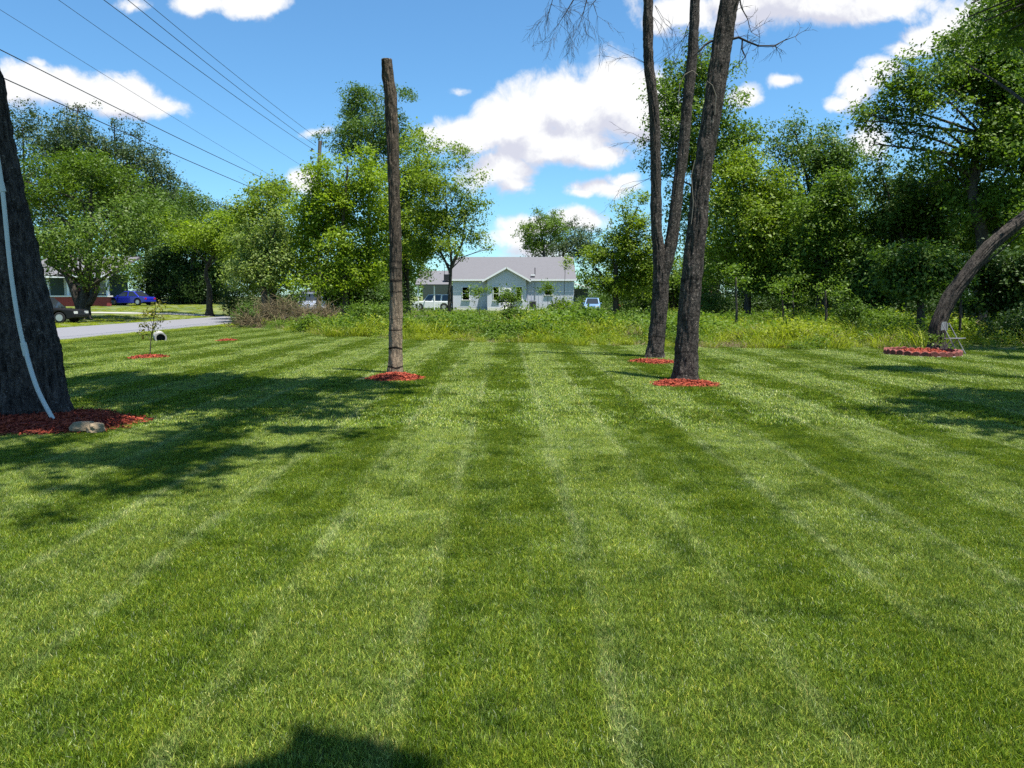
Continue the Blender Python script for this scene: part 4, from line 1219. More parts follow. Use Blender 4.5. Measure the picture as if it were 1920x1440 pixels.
weeds = bpy.data.collections.new('weed_sources')
for k in range(3): weeds.objects.link(weed_tuft('w%d_grass' % k, 90, .55, .018, .28, 'weed', 800 + k))
for k in range(3): weeds.objects.link(weed_leafy('w%d_leafy' % (3 + k), .55, .34, 168, .085, 'weed2', 810 + k))
for k in range(2): weeds.objects.link(weed_leafy('w%d_yellow' % (6 + k), .5, .36, 168, .075, 'weed', 820 + k))
weeds.objects.link(weed_tuft('w8_straw', 50, .5, .012, .3, 'straw', 830))
weeds.objects.link(weed_tuft('w9_stalk', 16, 1.15, .014, .22, 'weed2', 840, .25))
for k in range(2): weeds.objects.link(weed_leafy('wa%d_dark' % k, .6, .36, 196, .09, 'mid', 850 + k))
RW = random.Random(12)
pts = []
for _ in range(15000):
    Y = 19.5 + 55 * RW.random() ** 1.7
    X = RW.uniform(-.66, .74) * Y
    if Y < lawn_far(X) + 0.15 or in_bed(X, Y, .25): continue
    if X < -14.4 - .02 * (Y - 25) and Y > 22: continue
    if X > 10.5 and 21 < Y < 33 and RW.random() < .72: continue
    if Y > 66 and abs(X) < 12 and RW.random() < .6: continue
    if -12 < X < 12 and Y > 85: continue
    q = RW.random()
    nz = mnoise.noise(Vector((X * .22, Y * .22, 3.1)))
    nz2 = mnoise.noise(Vector((X * .5, Y * .35, 9.1)))
    pick = RW.randrange(3) if q < .34 + .4 * nz2 else (3 + RW.randrange(3) if q < .62 + .5 * nz else (6 + RW.randrange(2) if q < .94 else 8))
    if mnoise.noise(Vector((X * .33, Y * .2, 21.0))) > .22 and RW.random() < .8: pick = 8 if RW.random() < .5 else RW.randrange(3)
    if RW.random() < .045: pick = 9
    elif mnoise.noise(Vector((X * .28, Y * .24, 33.0))) > .18 and RW.random() < .7: pick = 10 + RW.randrange(2)
    s = RW.uniform(.55, 1.35) * (1 + .75 * nz + .5 * nz2) * (.60 if Y < lawn_far(X) + 1.4 else 1.0) * (.55 if Y > 60 else 1)
    if Y > 40: s *= .8
    if X < -8.5 and Y > 33: s *= .5
    if pick == 9: s = min(s, .95)
    pts.append((X, Y, hgt(X, Y) - .03, pick, RW.uniform(0, 6.28), s * RW.uniform(.9, 1.3), s))
o = scatter('weeds', weeds, pts)
tag(o, 'tall yellow green weeds and rough grass beyond the mown lawn', 'weeds', kind='stuff')
# rough verge and the neighbours' grass across the road
pts = []
for _ in range(4500):
    Y = 24 + 56 * RW.random() ** 1.4
    X = RW.choice((RW.uniform(ROAD_R + .05, ROAD_R + 1.2), RW.uniform(-60, ROAD_L - .3), RW.uniform(-60, ROAD_L - .3)))
    if X < -.74 * Y: continue
    if X < ROAD_L and 57 < Y < 66 and abs(Y - (60 + (-24 - X) * .125)) < 1.8: continue
    pts.append((X, Y, hgt(X, Y) - .02, RW.randrange(3), RW.uniform(0, 6.28), .8, .13 + .08 * RW.random()))
o = scatter('verge_grass', weeds, pts)
tag(o, 'rough short grass along both sides of the grey road', 'grass', kind='stuff')
for cl_ in (grass_near, grass_far, weeds):
    for o in list(cl_.objects):
        o['kind'] = 'stuff'

# ------------------------------------------------------------------ materials of built things
M['wall'] = plain('white_siding', (0.54, 0.56, 0.63), 0.7, var=.04)
M['white'] = plain('white_paint', (0.80, 0.80, 0.79), 0.5, var=.03)
M['roof'] = plain('grey_shingle', (0.120, 0.118, 0.128), 0.9, var=.12, scale=3, bump=.4, bscale=20)
M['glass'] = plain('dark_glass', (0.02, 0.025, 0.03), 0.08, spec=.8, var=0)
M['shade'] = plain('dark_green_panel_and_shade', (0.05, 0.08, 0.07), 0.7)  # green lean-to panel; also painted shade for carport and brick house backs
M['black'] = plain('black_metal', (0.02, 0.02, 0.022), 0.5)
M['chairmetal'] = plain('grey_brown_enamel', (0.17, 0.17, 0.18), 0.35)
M['steel'] = plain('grey_metal', (0.35, 0.36, 0.37), 0.4, metal=.6)
M['found'] = plain('block_foundation', (0.66, 0.65, 0.60), 0.9, var=.08)
M['brick'] = plain('red_brick', (0.27, 0.045, 0.040), 0.85, var=.25, scale=9)
M['redpaint'] = plain('red_paint', (0.33, 0.02, 0.025), 0.5)
M['pinkroof'] = plain('faded_red_roof', (0.42, 0.20, 0.17), 0.8)
M['blue'] = plain('blue_car_paint', (0.012, 0.020, 0.30), 0.3, coat=.8, var=0)
M['silver'] = plain('silver_car_paint', (0.42, 0.45, 0.52), 0.3, metal=.4, coat=.6, var=0)
M['carwhite'] = plain('white_car_paint', (0.70, 0.71, 0.72), 0.3, coat=.6, var=0)
M['carblack'] = plain('black_car_paint', (0.008, 0.007, 0.008), 0.45, spec=.3, var=0)
M['lightblue'] = plain('light_blue_paint', (0.18, 0.32, 0.52), 0.3, coat=.5, var=0)
M['carred'] = plain('red_car_paint', (0.40, 0.03, 0.03), 0.35, coat=.4, var=0)
M['tyre'] = plain('tyre_rubber', (0.02, 0.02, 0.02), 0.9)
M['rim'] = plain('wheel_rim', (0.5, 0.5, 0.5), 0.35, metal=.7)
M['lamp_red'] = plain('red_lens', (0.4, 0.02, 0.02), 0.2)
M['lamp_white'] = plain('clear_lens', (0.8, 0.8, 0.78), 0.15)
M['pvc'] = plain('white_pvc', (0.46, 0.49, 0.49), 0.4, var=.03)
M['rock'] = plain('pale_rock', (0.25, 0.185, 0.11), 0.9, var=.3, scale=5, bump=.7, bscale=12)
M['polewood'] = bark_mat('weathered_pole', (0.10, 0.085, 0.07), (0.26, 0.22, 0.19), (12, 12, .8), .4)
M['cap'] = plain('wall_cap', (0.74, 0.72, 0.70), 0.7, var=.05)
M['edger'] = plain('red_concrete_edger', (0.16, 0.045, 0.034), 0.9, var=.3, scale=12, bump=.5)
M['porcelain'] = plain('dark_insulator', (0.03, 0.025, 0.025), 0.25)

def part(mb, name, mat, root, **k):
    return mb.build(name, M[mat], root, **k)

def window(root, x, z, w, h, y, frame='white', glass='glass', name='window', rails=1):
    """a window on a wall that faces -y: frame with recessed pane, sash rail and sill"""
    t = .07
    f = MB()
    f.box((x - w / 2 - t / 2, y, z), (t, .10, h + 2 * t)).box((x + w / 2 + t / 2, y, z), (t, .10, h + 2 * t))
    f.box((x, y + .001, z + h / 2 + t / 2), (w, .10, t))
    fo = part(f, name, frame, root)
    part(MB().box((x, y + .03, z), (w, .02, h)), 'pane', glass, fo)
    part(MB().box((x, y - .03, z - h / 2 - t / 2), (w + .26, .14, t)), 'sill', frame, fo)
    for k in range(rails):
        part(MB().box((x, y + .005, z - h / 2 + h * (k + 1) / (rails + 1)), (w - .004, .03, .05)), 'sash_rail', frame, fo)
    return fo

def slab_roof(mb, p, th=.14):
    """a roof plane of the four corner points p, given thickness below"""
    q = [Vector(a) for a in p]
    n = (q[1] - q[0]).cross(q[3] - q[0]).normalized()
    if n.z < 0: n = -n
    mb.add(q + [a - n * th for a in q], [(0, 1, 2, 3), (7, 6, 5, 4), (0, 4, 5, 1), (1, 5, 6, 2), (2, 6, 7, 3), (3, 7, 4, 0)])

# ------------------------------------------------------------------ the white house
H = Vector((0.17, 88.0, 0))
hs = empty('white_house', H, 'long white house with grey shingle roof and a front gable', 'house')
W2, EV, RD = 7.15, 3.62, 6.45
part(MB().box((-5.1, 0.1, 1.95), (4.1, .2, 3.3)), 'front_wall', 'wall', hs)
part(MB().box((4.3, 0.1, 1.95), (5.7, .2, 3.3)), 'front_wall', 'wall', hs)
for xa in (-7.14, 6.94):
    part(MB().prism([(-.1, 0.3), (8.9, .3), (8.9, 3.6), (4.4, 6.25), (-.1, 3.6)], xa, xa + .2), 'end_wall', 'wall', hs)
for o in [c for c in hs.children if c.name.startswith('end_wall')]:
    for v in o.data.vertices:
        v.co = Vector((v.co.y, v.co.x + .31, v.co.z))
part(MB().box((0, 8.9, 1.95), (14.2, .2, 3.3)), 'rear_wall', 'wall', hs)
part(MB().box((-5.1, .12, .15), (4.06, .24, .34)), 'foundation', 'found', hs)
part(MB().box((4.3, .12, .15), (5.66, .24, .34)), 'foundation', 'found', hs)
mb = MB()
slab_roof(mb, [(-W2 - .25, -.24, EV), (W2 + .25, -.24, EV), (W2 + .25, 4.5, RD), (-W2 - .25, 4.5, RD)])
slab_roof(mb, [(W2 + .25, 9.55, EV - .02), (-W2 - .25, 9.55, EV - .02), (-W2 - .25, 4.502, RD), (W2 + .25, 4.502, RD)])
rf = part(mb, 'roof', 'roof', hs)
part(MB().bar((2.55, .55, 4.05), (2.55, .55, 5.0), .05, 8), 'vent_pipe', 'black', rf)
part(MB().box((2.3, .2, 4.12), (.5, .3, .16)), 'roof_vent', 'white', rf)
part(MB().box((-5.4, -.27, EV - .09), (4.0, .05, .2)), 'fascia', 'white', hs)
part(MB().box((4.75, -.27, EV - .09), (5.4, .05, .2)), 'fascia', 'white', hs)
# front gable
GX0, GX1, GA = -3.05, 1.45, -.80
gw = MB().prism([(GX0, .3), (GX1, .3), (GX1, 3.55), (GA, 4.80), (GX0, 3.55)], -1.3, -1.1)
part(gw, 'gable_wall', 'wall', hs)
for xa in (GX0 + .1, GX1 - .1):
    part(MB().box((xa, -.5, 1.9), (.2, 1.2, 3.2)), 'gable_return', 'wall', hs)
part(MB().box((-.8, -1.2, .15), (4.46, .24, .34)), 'gable_foundation', 'found', hs)
mb = MB()
fx0, fx1, fz, az = -3.62, 2.02, 3.42, 4.98
slab_roof(mb, [(fx0, -1.62, fz), (GA, -1.62, az), (GA, 2.2, az), (fx0, 2.2, fz)], .10)
slab_roof(mb, [(GA + .002, -1.62, az), (fx1, -1.62, fz), (fx1, 2.2, fz), (GA + .002, 2.2, az)], .10)
part(mb, 'gable_roof', 'roof', hs)
mb = MB()
for a, b in (((fx0, fz), (GA, az)), ((fx1, fz), (GA, az))):
    d = Vector((b[0] - a[0], 0, b[1] - a[1]))
    ang = math.atan2(d.z, d.x)
    mb.box(((a[0] + b[0]) / 2, -1.65, (a[1] + b[1]) / 2 - .07), (d.length, .05, .20), rot=Matrix.Rotation(-ang, 3, 'Y'))
part(mb, 'barge_board', 'white', hs)
window(hs, -5.62, 1.95, .78, 1.45, -.02)
for x, w in ((-2.02, .62), (.65, .62)):
    window(hs, x, 1.95, w, 1.5, -1.32)
dr = part(MB().box((-.72, -1.33, 1.55), (.95, .08, 2.1)), 'door', 'white', hs)
part(MB().box((-.72, -1.375, 1.95), (.5, .02, 1.0)), 'door_pane', 'glass', dr)
part(MB().bar((-.36, -1.37, 1.5), (-.36, -1.45, 1.5), .03), 'handle', 'steel', dr)
part(MB().box((-.72, -1.85, .32), (1.5, .95, .18)).box((-.72, -2.35, .14), (1.5, .4, .18)), 'doorstep', 'found', hs)
window(hs, 4.15, 2.38, .78, 1.2, -.02)
for k in range(13):
    x = 1.72 + .43 * k
    if abs(x - 4.15) < .55: continue
    part(MB().box((x, -.012, 1.95), (.05, .03, 3.2)), 'batten', 'wall', hs)
part(MB().box((4.55, -.03, .45), (.75, .06, .5)), 'crawl_vent', 'black', hs)
part(MB().box((2.55, -.03, 2.3), (.10, .08, 2.1)), 'downspout', 'steel', hs)
# left carport wing
mb = MB()
slab_roof(mb, [(-11.5, -.6, 3.02), (-7.42, -.6, 3.02), (-7.42, 4.0, 4.75), (-11.5, 4.0, 4.75)])
wr = part(mb, 'carport_roof', 'roof', hs)
for x in (-11.2, -9.3, -7.5):
    part(MB().box((x, -.3, 1.45), (.14, .14, 2.9)), 'post', 'white', hs)
part(MB().box((-9.4, 6.0, 1.5), (4.0, .15, 3.0)), 'carport_wall', 'shade', hs)  # dark colour stands in for the shaded inside of the carport
part(MB().box((-7.9, .3, 3.85), (.62, .5, .7)), 'roof_box', 'black', wr)
part(MB().bar((-8.15, .3, 4.1), (-8.15, .3, 5.3), .03).bar((-7.65, .3, 4.1), (-7.65, .3, 5.0), .03).bar((-8.15, .3, 5.0), (-7.65, .3, 5.0), .03), 'roof_mast', 'black', wr)
# right lean-to
mb = MB()
slab_roof(mb, [(7.42, -.4, 3.05), (9.3, -.4, 2.55), (9.3, 4, 2.75), (7.42, 4, 3.25)], .1)
part(mb, 'lean_to_roof', 'found', hs)
part(MB().box((8.3, 3.6, 1.3), (1.9, .1, 2.5)), 'lean_to_wall', 'shade', hs)
part(MB().box((9.15, -.3, 1.25), (.12, .12, 2.5)), 'post', 'white', hs)
# things by the house
ac = empty('air_conditioner', H + Vector((2.25, -.95, 0)), 'grey outdoor unit against the right house wall', 'air conditioner')
part(MB().box((0, 0, .62), (.85, .75, 1.0)), 'casing', 'steel', ac, bevel=.03)
part(MB().box((0, -.385, .62), (.7, .02, .8)), 'louvre_panel', 'black', ac)
part(MB().disc((0, 0, 1.14), .32, 'Z', 16, .04), 'fan_guard', 'black', ac)
part(MB().box((0, 0, .06), (1.0, .9, .12)), 'pad', 'found', ac)
for i, (px, c_, lb) in enumerate(((1083, 'black', 'dark wheeled bin beside the lean-to of the white house'), (1092, 'steel', 'grey wheeled bin right of the dark bin'))):
    b = on_ground(px, 84)
    t = empty('wheeled_bin', b, lb, 'bin', 'bins beside the house')
    part(MB().box((0, 0, .58), (.52, .52, 1.0), taper=1.18), 'body', c_, t, bevel=.02)
    part(MB().box((0, -.02, 1.12), (.66, .70, .07), rot=Matrix.Rotation(.08, 3, 'X')), 'lid', 'black' if c_ == 'black' else 'steel', t, bevel=.02)
    for s in (-.26, .26):
        part(MB().disc((s, .22, .10), .10, 'X', 12, .06), 'wheel', 'tyre', t)
    part(MB().bar((-.24, .36, 1.06), (.24, .36, 1.06), .02), 'handle', 'black', t)

# ------------------------------------------------------------------ vehicles
def vehicle(name, label, loc, rz, L_, Wd, Ht, paint, kind='sedan', cat='car'):
    """side profile facing +x; built from a lower body, a tapered cabin with panes, wheels, lamps"""
    t = empty(name, loc, label, cat, None, rz)
    r = .33 if Ht < 1.6 else .38
    belt = Ht * (.60 if kind == 'sedan' else .56)
    low = .22
    hx = L_ / 2
    def arch(cx):
        return [(cx + (r + .07) * math.cos(a), r + (r + .07) * math.sin(a)) for a in np.linspace(0, math.pi, 9)]
    wf, wb = hx - .19 * L_, -hx + .18 * L_
    fr = .86 if kind != 'van' else .9
    lower = [(hx, low + .1), (wf + r + .07, low)] + arch(wf)[0:] + [(wf - r - .07, low), (wb + r + .07, low)] + arch(wb) + [(wb - r - .07, low), (-hx, low + .12), (-hx - .02, belt * .8), (-hx + .06, belt - .02)]
    hood = {'sedan': [(-hx + .5, belt + .03), (.26 * L_, belt), (hx - .12, belt * fr)], 'suv': [(.25 * L_, belt + .02), (hx - .08, belt * .92)], 'van': [(.30 * L_, belt), (hx - .06, belt * .74)], 'pickup': [(-.05 * L_, belt - .02), (.22 * L_, belt), (hx - .08, belt * .93)]}[kind]
    body = MB().prism(lower + hood, -Wd / 2, Wd / 2)
    part(body, 'body', paint, t, bevel=.05)
    cab = {'sedan': [(-.36, 0), (-.20, 1), (.04, 1), (.22, 0)], 'suv': [(-.48, 0), (-.44, 1), (.08, 1), (.22, 0)], 'van': [(-.48, 0), (-.44, 1), (.08, 1), (.30, 0)], 'pickup': [(-.12, 0), (-.10, 1), (.08, 1), (.20, 0)]}[kind]
    k, wi = Wd / 2 - .04, Wd / 2 - .20
    pr = [(a * L_, belt + (Ht - belt) * b, k if b == 0 else wi) for a, b in cab]
    vs = [(x, -w, z) for x, z, w in pr] + [(x, w, z) for x, z, w in pr]
    part(MB().add(vs, [(0, 1, 2, 3), (7, 6, 5, 4), (0, 4, 5, 1), (1, 5, 6, 2), (2, 6, 7, 3), (3, 7, 4, 0)]), 'cabin', paint, t, bevel=.05)
    def inset(poly, off, shrink=.86):
        c = sum((Vector(p) for p in poly), Vector()) / len(poly)
        n = (Vector(poly[1]) - Vector(poly[0])).cross(Vector(poly[2]) - Vector(poly[0])).normalized()
        if n.dot(c - Vector((0, 0, belt * .9))) < 0: n = -n
        a = [c + (Vector(p) - c) * shrink + n * off for p in poly]
        b = [p - n * .02 for p in a]
        m = len(a)
        return MB().add(a + b, [tuple(range(m)), tuple(range(2 * m - 1, m - 1, -1))] + [(i, i + m, (i + 1) % m + m, (i + 1) % m) for i in range(m)])
    V8 = [Vector(v) for v in vs]
    part(inset([V8[3], V8[7], V8[6], V8[2]], .015), 'windscreen', 'glass', t)
    part(inset([V8[0], V8[4], V8[5], V8[1]], .015), 'rear_window', 'glass', t)
    nside = 2 if kind in ('sedan', 'pickup') else 3
    for o_ in (0, 4):
        A, B, C_, D = V8[o_], V8[o_ + 1], V8[o_ + 2], V8[o_ + 3]
        for i in range(nside):
            f0, f1 = i / nside, (i + 1) / nside
            part(inset([A.lerp(D, f0), B.lerp(C_, f0), B.lerp(C_, f1), A.lerp(D, f1)], .015, .82), 'side_window', 'glass', t)
    for x in (wf, wb):
        for s in (-1, 1):
            w = part(MB().disc((x, s * (Wd / 2 - .11), r), r, 'Y', 20, .2), 'wheel', 'tyre', t, bevel=.02)
            part(MB().disc((x, s * (Wd / 2 - .005), r), r * .62, 'Y', 14, .03), 'rim', 'rim', w)
    for s in (-1, 1):
        part(MB().box((hx - .05, s * (Wd / 2 - .28), belt * .74), (.10, .36, .15)), 'headlight', 'lamp_white', t)
        part(MB().box((-hx + .03, s * (Wd / 2 - .2), belt * .80), (.10, .28, .17)), 'tail_light', 'lamp_red', t)
    for xb in (hx - .01, -hx + .01):
        part(MB().box((xb, 0, low + .21), (.12, Wd * .94, .2)), 'bumper', paint if kind != 'pickup' else 'black', t, bevel=.03)
    for s in (-1, 1):
        part(MB().box((.17 * L_, s * (Wd / 2 + .06), belt + .10), (.12, .16, .12)), 'mirror', paint, t, bevel=.02)
    return t

bc = on_ground(250, 76)
vehicle('blue_car', 'shiny blue sedan parked on the grass across the road', bc, math.radians(168), 4.5, 1.75, 1.42, 'blue')
dk = on_ground(84, 45.5)
vehicle('dark_pickup', 'black truck parked across the road partly hidden by the broad trunk', dk, math.radians(4), 4.6, 1.85, 1.55, 'carblack', 'suv', 'truck')
vehicle('parked_suv', 'white and dark sport utility vehicle under the house carport', on_ground(811, 88.6), math.radians(181), 4.6, 1.9, 1.85, 'carwhite', 'suv')
vehicle('silver_van', 'silver minivan seen behind the brush pile', on_ground(583, 70) + Vector((0, 0, .15)), math.radians(-80), 4.7, 1.95, 1.80, 'silver', 'van', 'van')
vehicle('small_blue_car', 'light blue car facing us in the weeds right of the house', on_ground(1110, 78), math.radians(-98), 3.8, 1.65, 1.45, 'lightblue', 'suv')
rm = empty('riding_mower', on_ground(1155, 76), 'small red mower half hidden in weeds right of the light blue car', 'mower', None, math.radians(-60))
part(MB().box((.45, 0, .62), (.75, .5, .42)), 'hood', 'carred', rm, bevel=.08)
part(MB().box((-.25, 0, .45), (.9, .6, .18)), 'chassis', 'carred', rm, bevel=.04)
part(MB().box((-.35, 0, .70), (.42, .44, .10)).box((-.56, 0, .92), (.10, .44, .42)), 'seat', 'black', rm, bevel=.04)
part(MB().bar((.12, 0, .8), (-.02, 0, 1.02), .02).disc((-.03, 0, 1.03), .17, 'Z', 14, .03), 'steering_wheel', 'black', rm)
for x, r in ((.6, .18), (-.5, .27)):
    for s in (-1, 1):
        part(MB().disc((x, s * .38, r), r, 'Y', 16, .18), 'wheel', 'tyre', rm)

# ------------------------------------------------------------------ the neighbours' houses
bh = empty('red_brick_house', on_ground(150, 74), 'low red brick house with white trim behind the forked green tree', 'house')
part(MB().box((0, 0, .45), (6.6, .3, .9)), 'brick_wall', 'brick', bh)
part(MB().box((0, 0, .97), (6.9, .5, .14)), 'wall_cap', 'cap', bh)
for x in (-2.9, -.9, 3.0):
    part(MB().box((x, .2, 2.0), (.22, .22, 1.92)), 'column', 'white', bh)
part(MB().box((-1.5, 4.0, 1.6), (9, .25, 3.2)), 'rear_wall', 'shade', bh)  # wall coloured dark in place of the shaded foliage before it
part(MB().box((-2.1, 3.85, 1.7), (.5, .08, 2.3)), 'shutter', 'redpaint', bh)
part(MB().box((-3.0, 3.85, 1.7), (1.0, .08, 2.3)), 'door', 'white', bh)
window(bh, .6, 1.9, 1.1, 1.3, 3.84)
mb = MB()
slab_roof(mb, [(-6.0, -.6, 3.0), (3.6, -.6, 3.0), (3.6, 6, 5.2), (-6.0, 6, 5.2)], .2)
part(mb, 'roof', 'roof', bh)
part(MB().box((-1.2, -.62, 2.92), (9.6, .06, .3)), 'fascia', 'white', bh)
gh = empty('grey_gabled_house', on_ground(628, 98), 'small grey roofed house behind the silver minivan', 'house')
part(MB().box((0, 0, 1.0), (7, 4, 2.0)), 'wall', 'wall', gh)
part(MB().prism([(-3.9, 1.95), (3.9, 1.95), (0.4, 3.6)], -2.3, 2.3), 'roof', 'roof', gh)
window(gh, 1.6, 1.2, .9, 1.0, -2.01)
ph = empty('red_roofed_shed', on_ground(1318, 80), 'small shed with faded red roof between the thick trunk and the woods', 'shed')
part(MB().box((0, 0, 1.0), (2.4, 2.4, 2.0)), 'wall', 'found', ph)
part(MB().prism([(-1.5, 1.95), (1.5, 1.95), (0.1, 3.4)], -1.4, 1.4), 'roof', 'pinkroof', ph)
part(MB().box((-.3, -1.22, .85), (.8, .06, 1.7)), 'door', 'redpaint', ph)

# yard lamp
yl = empty('yard_lamp', on_ground(432, 62), 'slim post lamp with a round white globe beside the road end', 'lamp')
part(MB().bar((0, 0, 0), (0, 0, 2.35), .05, 8), 'post', 'black', yl)
me = bpy.data.meshes.new('globe'); bm = bmesh.new(); bmesh.ops.create_uvsphere(bm, u_segments=16, v_segments=10, radius=.24, matrix=Matrix.Translation((0, 0, 2.56))); bm.to_mesh(me); bm.free()
link('globe', me, M['white'], yl)

# ------------------------------------------------------------------ pole and wires
UP = on_ground(600, 60)
up = empty('utility_pole', UP, 'wooden utility pole rising above the trees with dark insulators', 'utility pole')
ptop = at(600, 264, 60)
part(MB().tube([Vector((0, 0, -.2)), Vector((0, 0, 7)), ptop - UP], [.19, .165, .135], 12), 'shaft', 'polewood', up)
part(MB().bar(ptop - UP + Vector((.12, 0, -.3)), ptop - UP + Vector((.17, 0, .28)), .035), 'top_pin', 'black', up)
for px, py in ((585, 281), (583, 296), (586, 305)):
    q = at(px, py, 60) - UP
    part(MB().bar(q + Vector((0, 0, -.12)), q + Vector((0, 0, .12)), .07, 8).bar(q, Vector((0, 0, q.z + .05)), .02), 'insulator', 'porcelain', up)
part(MB().bar((.1, -.28, 8.8), (.1, -.28, 9.9), .26, 14), 'transformer', 'steel', up)
WIRES = [((600, 262), (270, 0), 31.0, 'topmost power line running from the pole top'), ((592, 273), (240, 0), 29.9, 'second power line below the topmost one'), ((585, 279), (195, 0), 28.0, 'third power line, fixed at the upper insulator'),
         ((584, 322), (110, 0), 25.4, 'thin fourth line fixed low on the pole'), ((584, 372), (0, 18), 22.4, 'faint fifth line crossing the left cloud'),
         ((584, 374), (6, 96), 22.2, 'upper of the two heavy cables passing over the pines'), ((584, 396), (10, 148), 22.2, 'lower of the two heavy cables passing over the pines')]
for i, (a, b, Yb, lb) in enumerate(WIRES):
    A = at(a[0], a[1], 60)
    Bp = at(b[0], b[1], Yb)
    Bx = A + (Bp - A) * 2.0
    sag = .55
    t0 = .5
    Bx.z += sag * 4 * t0 * (1 - t0) / t0
    pp = [A.lerp(Bx, t) - Vector((0, 0, sag * 4 * t * (1 - t))) for t in np.linspace(0, 1, 25)]
    o = MB().tube(pp, [(.013, .015, .015, .009, .007, .016, .017)[i]] * len(pp), 5).build('power_line', M['black'])
    tag(o, lb, 'power line', 'power lines along the road')

# ------------------------------------------------------------------ small things on the lawn
# white pipe leaning on the broad trunk
pe = gnd(104, 798)
pp_a = [at(47, 657, 9.20), at(34, 600, 9.20), at(19, 500, 9.22), at(4, 352, 9.26), at(-14, 240, 9.28), at(-30, 120, 9.3)]
pr_ = empty('white_pipe', pe, 'white plastic pipe with a coupling leaning against the broad dark trunk', 'pipe')
lowp = catmull([pe + Vector((0, 0, .03)), pe.lerp(pp_a[0], .5) + Vector((-.02, -.02, -.02)), pp_a[0]], 6)
part(MB().tube([q - pe for q in lowp], [.027] * len(lowp), 12), 'lower_pipe', 'pvc', pr_, smooth=True)
upp = catmull(pp_a, 6)
part(MB().tube([q - pe for q in upp], [.025] * len(upp), 12), 'upper_pipe', 'pvc', pr_, smooth=True)
d = (upp[1] - upp[0]).normalized()
part(MB().bar(pp_a[0] - pe - d * .07, pp_a[0] - pe + d * .10, .035, 14), 'coupling', 'pvc', pr_)
part(MB().bar(pp_a[3] - pe - d * .05, pp_a[3] - pe + d * .07, .033, 14), 'collar', 'pvc', pr_)

def rock(name, label, loc, s, seed, rz):
    me = bpy.data.meshes.new(name); bm = bmesh.new()
    bmesh.ops.create_icosphere(bm, subdivisions=4, radius=1)
    for v in bm.verts:
        n_ = mnoise.fractal(v.co * 1.1 + Vector((seed, 0, 0)), 1, 2, 4)
        v.co *= 1 + .28 * n_
        v.co.x *= s[0]; v.co.y *= s[1]; v.co.z *= s[2]
        if v.co.z < -s[2] * .35: v.co.z = -s[2] * .35
        if v.co.z > s[2] * .7: v.co.z = s[2] * .7 + (v.co.z - s[2] * .7) * .3
    bm.to_mesh(me); bm.free()
    o = link(name, me, M['rock'])
    o.location = loc; o.rotation_euler = (0, 0, rz)
    return tag(o, label, 'rock', 'rocks in the mulch bed')
rk = gnd(160, 812)
rock('rock', 'flat pale rock lying in the red mulch, left of the pair', rk + Vector((-.06, .04, .06)), (.13, .10, .09), 1.2, .2)
rock('rock', 'rounded pale rock at the edge of the red mulch, right of the pair', rk + Vector((.13, .0, .05)), (.105, .09, .09), 5.7, 1.0)

# culvert pipe end near the road
cp = gnd(302, 640)
cv_ = empty('culvert_pipe', cp, 'grey concrete drain pipe end with dark opening near the road', 'drain pipe', None, math.radians(28))
mb = MB(); n = 20
for y0 in (0,):
    vs, fs = [], []
    for (y, r) in ((0, .20), (1.6, .20), (1.6, .15), (0, .15)):
        vs += [(r * math.cos(2 * math.pi * k / n), y, .12 + r * math.sin(2 * math.pi * k / n)) for k in range(n)]
    for a in range(4):
        b = (a + 1) % 4
        fs += [(a * n + k, a * n + (k + 1) % n, b * n + (k + 1) % n, b * n + k) for k in range(n)]
    mb.add(vs, fs)
part(mb, 'pipe', 'concrete', cv_)
part(MB().disc((0, .5, .12), .152, 'Y', 20, .02), 'inner_shade', 'black', cv_)

# sapling in its mulch
sg = gnd(281, 668)
sa = empty('planted_sapling', sg, 'small reddish green sapling in a red mulch patch near the road', 'sapling')
mb = MB(); R = random.Random(31)
tops = [at(286, 580, sg.y), at(298, 572, sg.y), at(276, 590, sg.y), at(268, 605, sg.y), at(300, 600, sg.y), at(290, 615, sg.y), at(272, 625, sg.y)]
stem = catmull([sg, at(283, 640, sg.y), at(287, 610, sg.y), at(292, 572, sg.y)], 4)
mb.tube([q - sg for q in stem], list(np.linspace(.016, .006, len(stem))), 6)
for q in tops:
    s = min(stem, key=lambda p: abs(p.z - (q.z - .25)))
    mb.tube([s - sg, s.lerp(q, .5) - sg + Vector((0, 0, .03)), q - sg], [.007, .006, .003], 5)
part(mb, 'stem', 'bark', sa)
cl2 = np.array([tuple(t + Vector((R.uniform(-.08, .08), R.uniform(-.08, .08), R.uniform(-.1, .06)))) for t in tops for _ in range(4)])
V, Q, T = leaf_cloud(cl2, np.full(len(cl2), .11), 12, .08, 90, .8, .6)
link('leaves', fast_mesh('leaves', V - np.array(sg), Q, {'tint': T}), M['russet'], sa)

